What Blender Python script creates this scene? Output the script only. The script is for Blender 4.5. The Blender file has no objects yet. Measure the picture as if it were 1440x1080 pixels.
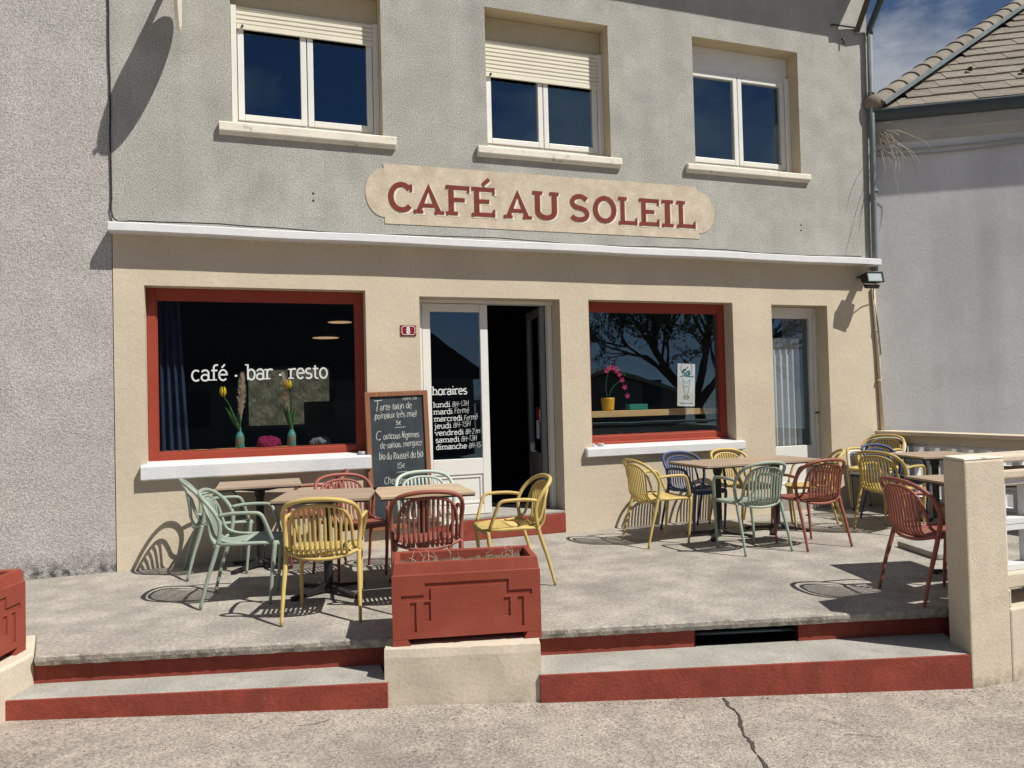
import bpy, bmesh, math, random
from mathutils import Vector, Matrix
random.seed(7)
R = math.radians
sin, cos, pi = math.sin, math.cos, math.pi
sc = bpy.context.scene
COL = sc.collection

# ------------------------------------------------------------------ camera
cam_d = bpy.data.cameras.new('camera'); cam = bpy.data.objects.new('camera', cam_d); COL.objects.link(cam)
yaw, pit, rol = R(-19.578), R(1.26), R(-1.45)
f0 = Vector((-sin(yaw), cos(yaw), 0)); r0 = Vector((cos(yaw), sin(yaw), 0)); u0 = Vector((0, 0, 1))
f2 = f0*cos(pit) + u0*sin(pit); u2 = u0*cos(pit) - f0*sin(pit)
r3 = r0*cos(rol) + u2*sin(rol); u3 = u2*cos(rol) - r0*sin(rol)
M = Matrix((r3, u3, -f2)).transposed().to_4x4(); M.translation = Vector((0, -7.6, 1.4194))
cam.matrix_world = M
cam_d.sensor_width = 36; cam_d.lens = 27.0; cam_d.clip_end = 2000; cam_d.clip_start = 0.05
sc.camera = cam
sc.render.resolution_x, sc.render.resolution_y = 1024, 768

# ------------------------------------------------------------------ sky and sun
SUN_AZ, SUN_EL = 43.0, 52.0
wd = bpy.data.worlds.new('World'); sc.world = wd; wd.use_nodes = True
wn, wl = wd.node_tree.nodes, wd.node_tree.links
wn.clear()
wout = wn.new('ShaderNodeOutputWorld'); wbg = wn.new('ShaderNodeBackground'); wbg.inputs[1].default_value = 0.05
sky = wn.new('ShaderNodeTexSky'); sky.sky_type = 'NISHITA'; sky.sun_disc = False
sky.sun_elevation = R(SUN_EL); sky.sun_rotation = R(180 - SUN_AZ); sky.altitude = 1800; sky.air_density = 1.0; sky.dust_density = 0.2; sky.ozone_density = 4.0
wtc = wn.new('ShaderNodeTexCoord'); wmp = wn.new('ShaderNodeMapping'); wmp.inputs['Scale'].default_value = (1, 1, 2.2); wmp.inputs['Location'].default_value = (-.50155, -1.86719, -4.37035)
wns = wn.new('ShaderNodeTexNoise'); wns.inputs['Scale'].default_value = 3.4; wns.inputs['Detail'].default_value = 7; wns.inputs['Roughness'].default_value = .58
wrp = wn.new('ShaderNodeValToRGB'); wrp.color_ramp.elements[0].position = .44; wrp.color_ramp.elements[1].position = .59
wmx = wn.new('ShaderNodeMix'); wmx.data_type = 'RGBA'; wmx.inputs[7].default_value = (6.3, 6.7, 7.5, 1)
wl.new(wtc.outputs['Generated'], wmp.inputs[0]); wl.new(wmp.outputs[0], wns.inputs[0]); wl.new(wns.outputs[0], wrp.inputs[0])
wl.new(wrp.outputs[0], wmx.inputs[0]); wl.new(sky.outputs[0], wmx.inputs[6]); wl.new(wmx.outputs[2], wbg.inputs[0]); wl.new(wbg.outputs[0], wout.inputs[0])
sun_d = bpy.data.lights.new('sun', 'SUN'); sun_d.energy = 5.0; sun_d.angle = R(0.5); sun_d.color = (1, .945, .86)
sun = bpy.data.objects.new('sun', sun_d); COL.objects.link(sun)
LT = Vector((-sin(R(SUN_AZ))*cos(R(SUN_EL)), cos(R(SUN_AZ))*cos(R(SUN_EL)), -sin(R(SUN_EL))))
sun.rotation_euler = LT.to_track_quat('-Z', 'Y').to_euler(); sun.location = (8, -10, 14)
sc.view_settings.view_transform = 'Standard'; sc.view_settings.look = 'None'; sc.view_settings.gamma = 1
sc.view_settings.use_curve_mapping = False; sc.view_settings.exposure = 0.21
sc.render.engine = 'CYCLES'
cy = sc.cycles
cy.use_denoising = True; cy.max_bounces = 7; cy.diffuse_bounces = 4; cy.glossy_bounces = 4; cy.transparent_max_bounces = 24
cy.caustics_reflective = False; cy.caustics_refractive = False

# ------------------------------------------------------------------ materials
MATS = {}
def mat(name, col, rough=.8, var=.12, vs=5., bump=0., bs=120., spec=.3, col2=None, c2s=2., c2r=(.45, .65), metal=0., det=4., streak=None, dirt=None, emit=0., bump2=0., bs2=8., grain=None, chips=None, orand=0.):
    """procedural surface: base colour broken up by noise, optional second colour patches, vertical streaks, dirt near a height, bump"""
    m = bpy.data.materials.new(name); m.use_nodes = True
    n, l = m.node_tree.nodes, m.node_tree.links
    b = n['Principled BSDF']
    b.inputs['Roughness'].default_value = rough; b.inputs['Metallic'].default_value = metal
    b.inputs['Specular IOR Level'].default_value = spec
    tc = n.new('ShaderNodeTexCoord'); co = tc.outputs['Object']
    def noise(scale, detail=4., vec=None, rough=.55):
        t = n.new('ShaderNodeTexNoise'); t.inputs['Scale'].default_value = scale; t.inputs['Detail'].default_value = detail; t.inputs['Roughness'].default_value = rough
        l.new(vec or co, t.inputs[0]); return t.outputs[0]
    def ramp(v, a, bb):
        r = n.new('ShaderNodeMapRange'); r.inputs[1].default_value = a; r.inputs[2].default_value = bb; l.new(v, r.inputs[0]); return r.outputs[0]
    def mix(fac, c1, c2):
        x = n.new('ShaderNodeMix'); x.data_type = 'RGBA'
        l.new(fac, x.inputs[0])
        for k, c in ((6, c1), (7, c2)):
            if isinstance(c, tuple): x.inputs[k].default_value = (*c[:3], 1)
            else: l.new(c, x.inputs[k])
        return x.outputs[2]
    lo = tuple(c*(1-var) for c in col); hi = tuple(min(1, c*(1+var)) for c in col)
    c = mix(ramp(noise(vs, det), .32, .68), lo, hi)
    if col2: c = mix(ramp(noise(c2s, 5.), *c2r), c, col2)
    if grain:
        gs, ga = grain
        g_ = n.new('ShaderNodeMix'); g_.data_type = 'RGBA'; g_.blend_type = 'MULTIPLY'; g_.inputs[0].default_value = 1
        v = n.new('ShaderNodeMapRange'); v.inputs[1].default_value = .30; v.inputs[2].default_value = .70; v.inputs[3].default_value = 1-ga; v.inputs[4].default_value = 1+ga
        l.new(noise(gs, 3., rough=.7), v.inputs[0]); l.new(c, g_.inputs[6]); l.new(v.outputs[0], g_.inputs[7]); c = g_.outputs[2]
    if streak:
        sc_, amt = streak
        mp = n.new('ShaderNodeMapping'); mp.inputs['Scale'].default_value = sc_; l.new(co, mp.inputs[0])
        v = ramp(noise(1., 5., mp.outputs[0]), .48, .78)
        mu = n.new('ShaderNodeMath'); mu.operation = 'MULTIPLY'; mu.inputs[1].default_value = amt; l.new(v, mu.inputs[0])
        c = mix(mu.outputs[0], c, tuple(x*.35 for x in col))
    if chips:
        cs_, th_, cc_ = chips
        c = mix(ramp(noise(cs_, 6., rough=.65), th_, th_+.02), c, cc_)
    if orand:
        oi = n.new('ShaderNodeObjectInfo'); g_ = n.new('ShaderNodeMix'); g_.data_type = 'RGBA'; g_.blend_type = 'MULTIPLY'; g_.inputs[0].default_value = 1
        v = n.new('ShaderNodeMapRange'); v.inputs[3].default_value = 1-orand; v.inputs[4].default_value = 1+orand
        l.new(oi.outputs['Random'], v.inputs[0]); l.new(c, g_.inputs[6]); l.new(v.outputs[0], g_.inputs[7]); c = g_.outputs[2]
    if dirt:
        z0, z1, dc = dirt
        ge = n.new('ShaderNodeNewGeometry'); sp = n.new('ShaderNodeSeparateXYZ'); l.new(ge.outputs['Position'], sp.inputs[0])
        ad = n.new('ShaderNodeMath'); ad.operation = 'MULTIPLY_ADD'; ad.inputs[1].default_value = .35*(z1-z0)*2; l.new(noise(7., 6.), ad.inputs[0]); l.new(sp.outputs[2], ad.inputs[2])
        v = ramp(ad.outputs[0], z1+.3*(z1-z0), z0+.3*(z1-z0))
        mu = n.new('ShaderNodeMath'); mu.operation = 'MULTIPLY'; l.new(v, mu.inputs[0]); l.new(ramp(noise(16., 5.), .35, .62), mu.inputs[1])
        c = mix(mu.outputs[0], c, dc)
    l.new(c, b.inputs['Base Color'])
    if bump or bump2:
        bp = n.new('ShaderNodeBump'); bp.inputs['Strength'].default_value = 1; bp.inputs['Distance'].default_value = bump
        l.new(noise(bs, 3.), bp.inputs['Height'])
        if bump2:
            b2 = n.new('ShaderNodeBump'); b2.inputs['Strength'].default_value = 1; b2.inputs['Distance'].default_value = bump2
            l.new(noise(bs2, 4.), b2.inputs['Height']); l.new(b2.outputs[0], bp.inputs['Normal'])
        l.new(bp.outputs[0], b.inputs['Normal'])
    if emit:
        b.inputs['Emission Color'].default_value = (*col, 1); b.inputs['Emission Strength'].default_value = emit
    MATS[name] = m
    return m

def glass_mat(name, tint=(1, 1, 1), base=.05):
    m = bpy.data.materials.new(name); m.use_nodes = True
    n, l = m.node_tree.nodes, m.node_tree.links; n.clear()
    o = n.new('ShaderNodeOutputMaterial'); mx = n.new('ShaderNodeMixShader'); t = n.new('ShaderNodeBsdfTransparent'); g = n.new('ShaderNodeBsdfGlossy')
    t.inputs[0].default_value = (*tint, 1); g.inputs['Roughness'].default_value = 0.0; g.inputs['Color'].default_value = (.48, .74, 1, 1)
    lw = n.new('ShaderNodeLayerWeight'); lw.inputs[0].default_value = .5
    p = n.new('ShaderNodeMath'); p.operation = 'POWER'; p.inputs[1].default_value = 4.5
    a = n.new('ShaderNodeMath'); a.operation = 'MULTIPLY_ADD'; a.inputs[1].default_value = 1-base; a.inputs[2].default_value = base
    tc = n.new('ShaderNodeTexCoord'); ns = n.new('ShaderNodeTexNoise'); ns.inputs['Scale'].default_value = 2.2; ns.inputs['Detail'].default_value = 1
    bp = n.new('ShaderNodeBump'); bp.inputs['Strength'].default_value = .05; bp.inputs['Distance'].default_value = .01
    l.new(tc.outputs['Object'], ns.inputs[0]); l.new(ns.outputs[0], bp.inputs['Height']); l.new(bp.outputs[0], g.inputs['Normal'])
    l.new(lw.outputs['Facing'], p.inputs[0]); l.new(p.outputs[0], a.inputs[0]); l.new(a.outputs[0], mx.inputs[0])
    l.new(t.outputs[0], mx.inputs[1]); l.new(g.outputs[0], mx.inputs[2]); l.new(mx.outputs[0], o.inputs[0])
    MATS[name] = m
    return m

def wood_mat(name, c1, c2, axis=0, rough=.55, scale=9.):
    m = bpy.data.materials.new(name); m.use_nodes = True
    n, l = m.node_tree.nodes, m.node_tree.links; b = n['Principled BSDF']; b.inputs['Roughness'].default_value = rough
    tc = n.new('ShaderNodeTexCoord'); mp = n.new('ShaderNodeMapping'); s = [scale*9]*3; s[axis] = scale*.35; mp.inputs['Scale'].default_value = s
    oi = n.new('ShaderNodeObjectInfo'); ad = n.new('ShaderNodeVectorMath'); ad.operation = 'ADD'
    l.new(tc.outputs['Object'], ad.inputs[0]); l.new(oi.outputs['Location'], ad.inputs[1]); l.new(ad.outputs[0], mp.inputs[0])
    ns = n.new('ShaderNodeTexNoise'); ns.inputs['Scale'].default_value = 1; ns.inputs['Detail'].default_value = 6; l.new(mp.outputs[0], ns.inputs[0])
    r = n.new('ShaderNodeMapRange'); r.inputs[1].default_value = .35; r.inputs[2].default_value = .65; l.new(ns.outputs[0], r.inputs[0])
    x = n.new('ShaderNodeMix'); x.data_type = 'RGBA'; x.inputs[6].default_value = (*c1, 1); x.inputs[7].default_value = (*c2, 1); l.new(r.outputs[0], x.inputs[0]); l.new(x.outputs[2], b.inputs['Base Color'])
    bp = n.new('ShaderNodeBump'); bp.inputs['Distance'].default_value = .0008; l.new(ns.outputs[0], bp.inputs['Height']); l.new(bp.outputs[0], b.inputs['Normal'])
    MATS[name] = m
    return m

mat('roughcast', (.415, .410, .378), .95, .13, 3., .007, 105., .15, col2=(.36, .355, .325), c2s=.9, c2r=(.45, .75), streak=((3.0, 3.0, .15), .20), bump2=.002, bs2=40, grain=(66., .36))
mat('roughcast_left', (.43, .42, .405), .95, .10, 3., .009, 95., .15, col2=(.44, .41, .39), c2s=.7, c2r=(.48, .7), dirt=(.0, .24, (.035, .033, .028)), bump2=.003, bs2=45, grain=(62., .36))
mat('cream', (.572, .502, .388), .9, .05, 2.2, .0022, 70., .2, col2=(.525, .455, .35), c2s=1.3, c2r=(.45, .75), bump2=.003, bs2=18, grain=(30., .05))
mat('cream_dirty', (.585, .52, .42), .92, .06, 3., .0018, 55., .2, col2=(.48, .42, .32), c2s=4., c2r=(.56, .85), bump2=.0025, bs2=8, dirt=(-.42, -.29, (.09, .075, .055)), grain=(45., .08))
mat('cream_rough', (.56, .495, .395), .95, .06, 6., .0025, 75., .15, col2=(.50, .435, .335), c2s=5., c2r=(.5, .8), bump2=.0016, bs2=24, dirt=(-.42, -.28, (.12, .10, .075)), grain=(60., .08))
mat('white_paint', (.65, .665, .68), .6, .05, 6., .002, 60., .35, col2=(.56, .56, .55), c2s=6., c2r=(.58, .85), bump2=.002, bs2=12)
mat('sill_old', (.74, .70, .60), .8, .07, 6., .003, 60., .25, col2=(.40, .37, .30), c2s=9., c2r=(.60, .74))
mat('pvc', (.72, .72, .69), .38, .03, 4., spec=.45)
mat('pvc_shaded', (.17, .172, .175), .4, .04, 4., spec=.45)  # white PVC with the shade of the dark room put into its colour
mat('shutter', (.72, .69, .58), .45, .03, 4., spec=.4)
mat('reveal_upper', (.52, .45, .32), .9, .05, 3., .002, 60., .2)
mat('red_frame', (.30, .048, .026), .5, .06, 5., .0008, 40., .4)
mat('red_step', (.255, .055, .037), .85, .16, 6., .003, 60., .25, col2=(.20, .045, .032), c2s=4., c2r=(.52, .75), bump2=.003, bs2=14, grain=(40., .10), chips=(13., .715, (.30, .26, .22)))
mat('red_planter', (.255, .054, .033), .75, .08, 4., .001, 70., .3, col2=(.30, .072, .047), c2s=5., c2r=(.5, .8), bump2=.0015, bs2=8, grain=(60., .07), chips=(11., .735, (.27, .17, .13)))
mat('concrete', (.35, .325, .288), .93, .20, 4.2, .004, 120., .2, col2=(.245, .228, .205), c2s=1.5, c2r=(.47, .70), bump2=.005, bs2=13, det=10, grain=(42., .32))
mat('concrete_edge', (.345, .32, .28), .95, .22, 14., .006, 70., .15, col2=(.17, .155, .13), c2s=13., c2r=(.52, .70), bump2=.004, bs2=24, grain=(50., .2))
mat('tread', (.36, .35, .318), .93, .16, 6., .003, 110., .2, col2=(.27, .255, .23), c2s=3., c2r=(.48, .72), bump2=.003, bs2=14, grain=(55., .20))
mat('asphalt_pale', (.36, .32, .28), .95, .16, 7., .007, 140., .2, col2=(.215, .19, .165), c2s=1.1, c2r=(.53, .80), bump2=.004, bs2=9, det=7, grain=(62., .50))
mat('crack', (.07, .06, .05), .95, .3, 20.)
mat('grit', (.12, .10, .08), .95, .5, 30.)
mat('hole_black', (.012, .011, .010), .9)
mat('metal_black', (.016, .016, .017), .5, .1, 10., .0008, 160., .4)
mat('plastic_black', (.012, .012, .013), .35, .1, 10., spec=.5)
CH = {'green': (.285, .345, .285), 'palegreen': (.45, .52, .455), 'yellow': (.53, .395, .135), 'red': (.27, .085, .060), 'blue': (.045, .068, .15), 'white': (.62, .62, .60), 'olive': (.44, .33, .10)}
for k, c in CH.items(): mat('chair_'+k, c, .52, .05, 8., .0006, 300., .38)
wood_mat('table_wood', (.44, .335, .25), (.30, .22, .155), 0, .5, 6.)
wood_mat('table_wood_pale', (.60, .47, .33), (.40, .295, .19), 0, .5, 6.)
wood_mat('board_frame', (.30, .13, .065), (.21, .085, .042), 2, .55)
wood_mat('shelf_wood', (.62, .44, .21), (.50, .33, .14), 0, .6)
mat('slate', (.035, .047, .055), .75, .25, 5., col2=(.055, .07, .078), c2s=3., c2r=(.45, .7))
mat('chalk', (.50, .51, .50), .95, .35, 45.)
mat('vinyl_white', (.62, .66, .66), .6, .04, 30.)
mat('sign_cream', (.565, .495, .385), .92, .10, 7., .002, 80., .2, col2=(.47, .395, .285), c2s=4., c2r=(.45, .75), bump2=.003, bs2=26, grain=(60., .10))
mat('sign_red', (.185, .040, .030), .85, .12, 12., .002, 80., .25)
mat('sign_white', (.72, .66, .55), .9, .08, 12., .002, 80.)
mat('plate_red', (.24, .012, .018), .25, .03, spec=.6)
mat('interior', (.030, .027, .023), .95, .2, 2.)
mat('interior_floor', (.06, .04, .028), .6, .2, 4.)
mat('curtain_blue', (.024, .036, .085), .95, .15, 8.)
mat('curtain_white', (.58, .60, .60), .95, .04, 12.)
mat('zinc', (.15, .18, .19), .6, .15, 6., spec=.35)
mat('zinc_dark', (.035, .055, .065), .45, .15, 6., spec=.5)
mat('tile', (.235, .21, .175), .9, .22, 6., .004, 60., .2, col2=(.175, .155, .125), c2s=3., c2r=(.48, .75), bump2=.004, bs2=20, grain=(50., .15), orand=.10)
mat('roof_under', (.05, .045, .04), .95)
mat('render_white', (.61, .62, .635), .92, .05, 2., .0014, 45., .2, col2=(.53, .535, .54), c2s=.8, c2r=(.45, .7), bump2=.0016, bs2=7, streak=((1.3, 1.3, .10), .36), grain=(45., .07))
mat('fascia', (.36, .36, .34), .9, .1, 4., .003, 40.)
mat('wood_dark', (.10, .075, .055), .8, .2, 6.)
mat('bark', (.075, .06, .047), .95, .25, 12., .01, 40.)
mat('leaf_bud', (.075, .095, .035), .8, .25, 3.)
mat('twig_dry', (.46, .41, .33), .9, .25, 9.)
mat('soil', (.10, .08, .055), .98, .4, 26., .02, 40., col2=(.20, .17, .11), c2s=22., c2r=(.5, .65))
mat('yellow_petal', (.75, .53, .02), .55, .15, 30., spec=.3)
mat('leaf_green', (.06, .15, .035), .5, .2, 20.)
mat('plume', (.50, .41, .28), .95, .2, 40.)
mat('bottle', (.30, .22, .12), .3, .3, 40., spec=.5, col2=(.06, .32, .29), c2s=16., c2r=(.46, .50))
mat('pink', (.55, .03, .16), .6, .2, 30.)
mat('magenta_cloth', (.21, .008, .055), .9, .3, 20.)
mat('grey_cloth', (.20, .21, .22), .95, .2, 20.)
mat('pot_yellow', (.72, .40, .02), .4, .05, 10., spec=.5)
mat('teal', (.02, .20, .15), .6, .05)
mat('paper', (.74, .75, .72), .9, .03)
mat('ink_green', (.015, .13, .055), .8, .3, 60.)
mat('ink_grey', (.16, .15, .13), .8, .2, 60.)
mat('ink_mauve', (.36, .24, .24), .8, .2, 60.)
mat('blue_sticker', (.02, .09, .34), .6, .05)
mat('red_sticker', (.36, .03, .03), .6, .05)
mat('lamp_glow', (1., .62, .33), .5, .0, emit=.5)
mat('lamp_lens', (.42, .48, .50), .12, .1, 5., spec=.7)
mat('house_far', (.16, .145, .125), .9, .08, 2.)
mat('grass_dry', (.062, .068, .042), .95, .5, 9., .02, 40., col2=(.03, .03, .02), c2s=3., c2r=(.45, .6))
mat('scrub', (.085, .08, .06), .95, .5, 6., col2=(.03, .03, .02), c2s=3.)
mat('ash_glass', (.45, .47, .48), .15, .2, 30., spec=.8)
glass_mat('glass', (.97, .98, .98), .10)
glass_mat('glass_door', (.90, .93, .94), .085)

# ------------------------------------------------------------------ mesh helpers
class MB:
    def __init__(s): s.v, s.f = [], []
    def add(s, vs, fs):
        o = len(s.v); s.v += [tuple(v) for v in vs]; s.f += [tuple(o+i for i in f) for f in fs]; return s
    def box(s, x0, x1, y0, y1, z0, z1):
        return s.add([(x0, y0, z0), (x1, y0, z0), (x1, y1, z0), (x0, y1, z0), (x0, y0, z1), (x1, y0, z1), (x1, y1, z1), (x0, y1, z1)],
                     [(0, 3, 2, 1), (4, 5, 6, 7), (0, 1, 5, 4), (1, 2, 6, 5), (2, 3, 7, 6), (3, 0, 4, 7)])
    def prism(s, poly, z0, z1, axis=2):
        """poly of 2-D points extruded; axis 2: xy->z ; axis 1: (x,z)->y ; axis 0: (y,z)->x"""
        n = len(poly)
        def P(p, h): return (p[0], p[1], h) if axis == 2 else ((p[0], h, p[1]) if axis == 1 else (h, p[0], p[1]))
        vs = [P(p, z0) for p in poly] + [P(p, z1) for p in poly]
        fs = [tuple(range(n))[::-1], tuple(range(n, 2*n))] + [(i, (i+1) % n, n+(i+1) % n, n+i) for i in range(n)]
        return s.add(vs, fs)
    def tube(s, pts, rad, n=8, caps=True, flat=None):
        """swept section along pts; rad number or list; flat=(w,t) gives a rounded-rectangle slat, side vector y"""
        pts = [Vector(p) for p in pts]; m = len(pts)
        if not isinstance(rad, (list, tuple)): rad = [rad]*m
        T = [(pts[min(i+1, m-1)] - pts[max(i-1, 0)]).normalized() for i in range(m)]
        up = Vector((0, 1, 0)) if flat else (Vector((0, 0, 1)) if abs(T[0].z) < .9 else Vector((1, 0, 0)))
        o = len(s.v); N = up
        for i in range(m):
            N = (N - T[i]*N.dot(T[i])); N = N.normalized() if N.length > 1e-6 else T[i].orthogonal().normalized()
            B = T[i].cross(N)
            if flat:
                w, t = flat[0]/2, flat[1]/2
                for a, b in ((w, t*.4), (w*.7, t), (-w*.7, t), (-w, t*.4), (-w, -t*.4), (-w*.7, -t), (w*.7, -t), (w, -t*.4)): s.v.append(tuple(pts[i] + N*a + B*b))
            else:
                for k in range(n): s.v.append(tuple(pts[i] + (N*cos(2*pi*k/n) + B*sin(2*pi*k/n))*rad[i]))
        if flat: n = 8
        for i in range(m-1):
            for k in range(n):
                a, b = o+i*n+k, o+i*n+(k+1) % n; s.f.append((a, b, b+n, a+n))
        if caps: s.f.append(tuple(o+k for k in range(n))[::-1]); s.f.append(tuple(o+(m-1)*n+k for k in range(n)))
        return s
    def lathe(s, prof, n=16, c=(0, 0, 0)):
        o = len(s.v)
        for r_, z in prof:
            for k in range(n): s.v.append((c[0]+r_*cos(2*pi*k/n), c[1]+r_*sin(2*pi*k/n), c[2]+z))
        for i in range(len(prof)-1):
            for k in range(n):
                a, b = o+i*n+k, o+i*n+(k+1) % n; s.f.append((a, b, b+n, a+n))
        s.f.append(tuple(o+k for k in range(n))[::-1]); s.f.append(tuple(o+(len(prof)-1)*n+k for k in range(n)))
        return s
    def xform(s, m):
        s.v = [tuple(m @ Vector(v)) for v in s.v]; return s
    def mesh(s, name):
        me = bpy.data.meshes.new(name); me.from_pydata(s.v, [], s.f); me.validate(); me.update()
        bm = bmesh.new(); bm.from_mesh(me); bmesh.ops.recalc_face_normals(bm, faces=bm.faces); bm.to_mesh(me); bm.free()
        return me
    def build(s, name, m, parent=None, smooth=False, bevel=0, seg=2, **tags):
        return link(name, s.mesh(name), m, parent, smooth, bevel, seg, **tags)

def tag(o, label=None, category=None, group=None, kind=None):
    for k, v in (('label', label), ('category', category), ('group', group), ('kind', kind)):
        if v: o[k] = v
    return o
def link(name, me, m, parent=None, smooth=False, bevel=0, seg=2, own=False, **tags):
    mt = MATS[m] if isinstance(m, str) else m
    if not me.materials: me.materials.append(mt)
    if smooth:
        for p in me.polygons: p.use_smooth = True
    o = bpy.data.objects.new(name, me); COL.objects.link(o)
    if own: o.material_slots[0].link = 'OBJECT'; o.material_slots[0].material = mt
    if parent: o.parent = parent
    if bevel:
        b = o.modifiers.new('bevel', 'BEVEL'); b.width = bevel; b.segments = seg; b.limit_method = 'ANGLE'; b.angle_limit = R(40)
        if smooth is False:
            for p in me.polygons: p.use_smooth = False
    return tag(o, **tags)
def empty(name, loc=(0, 0, 0), rz=0, **tags):
    o = bpy.data.objects.new(name, None); COL.objects.link(o); o.location = loc; o.rotation_euler = (0, 0, rz); return tag(o, **tags)
def box(name, m, b, parent=None, bevel=0, **t): return MB().box(*b).build(name, m, parent, bevel=bevel, **t)

def wall_holes(x0, x1, z0, z1, y0, y1, holes):
    """solid wall with rectangular openings; returns (wall mesh builder, [reveal builder per hole])"""
    xs = sorted({x0, x1, *[h[0] for h in holes], *[h[1] for h in holes]}); zs = sorted({z0, z1, *[h[2] for h in holes], *[h[3] for h in holes]})
    w = MB()
    inside = lambda a, b: any(h[0] < a < h[1] and h[2] < b < h[3] for h in holes)
    for i in range(len(xs)-1):
        for j in range(len(zs)-1):
            if inside((xs[i]+xs[i+1])/2, (zs[j]+zs[j+1])/2): continue
            a, b, c, d = xs[i], xs[i+1], zs[j], zs[j+1]
            w.add([(a, y0, c), (b, y0, c), (b, y0, d), (a, y0, d)], [(0, 1, 2, 3)]); w.add([(a, y1, c), (b, y1, c), (b, y1, d), (a, y1, d)], [(3, 2, 1, 0)])
    w.add([(x0, y0, z0), (x0, y1, z0), (x0, y1, z1), (x0, y0, z1)], [(3, 2, 1, 0)]); w.add([(x1, y0, z0), (x1, y1, z0), (x1, y1, z1), (x1, y0, z1)], [(0, 1, 2, 3)])
    w.add([(x0, y0, z1), (x1, y0, z1), (x1, y1, z1), (x0, y1, z1)], [(0, 1, 2, 3)])
    rv = []
    for a, b, c, d in holes:
        r_ = MB()
        r_.add([(a, y0, c), (a, y1, c), (a, y1, d), (a, y0, d)], [(0, 1, 2, 3)]); r_.add([(b, y0, c), (b, y1, c), (b, y1, d), (b, y0, d)], [(3, 2, 1, 0)])
        r_.add([(a, y0, d), (b, y0, d), (b, y1, d), (a, y1, d)], [(3, 2, 1, 0)]); r_.add([(a, y0, c), (b, y0, c), (b, y1, c), (a, y1, c)], [(0, 1, 2, 3)])
        rv.append(r_)
    return w, rv
def noflip(mb, name, m, parent):
    me = bpy.data.meshes.new(name); me.from_pydata(mb.v, [], mb.f); me.update(); return link(name, me, m, parent)
def frame_mb(x0, x1, z0, z1, y0, y1, t, tb=None, tt=None, mb=None):
    """rectangular frame of four members, mitred by butting"""
    mb = mb or MB(); tb = tb or t; tt = tt or t
    mb.box(x0, x0+t, y0, y1, z0, z1); mb.box(x1-t, x1, y0, y1, z0, z1); mb.box(x0+t, x1-t, y0, y1, z0, z0+tb); mb.box(x0+t, x1-t, y0, y1, z1-tt, z1); return mb

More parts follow.
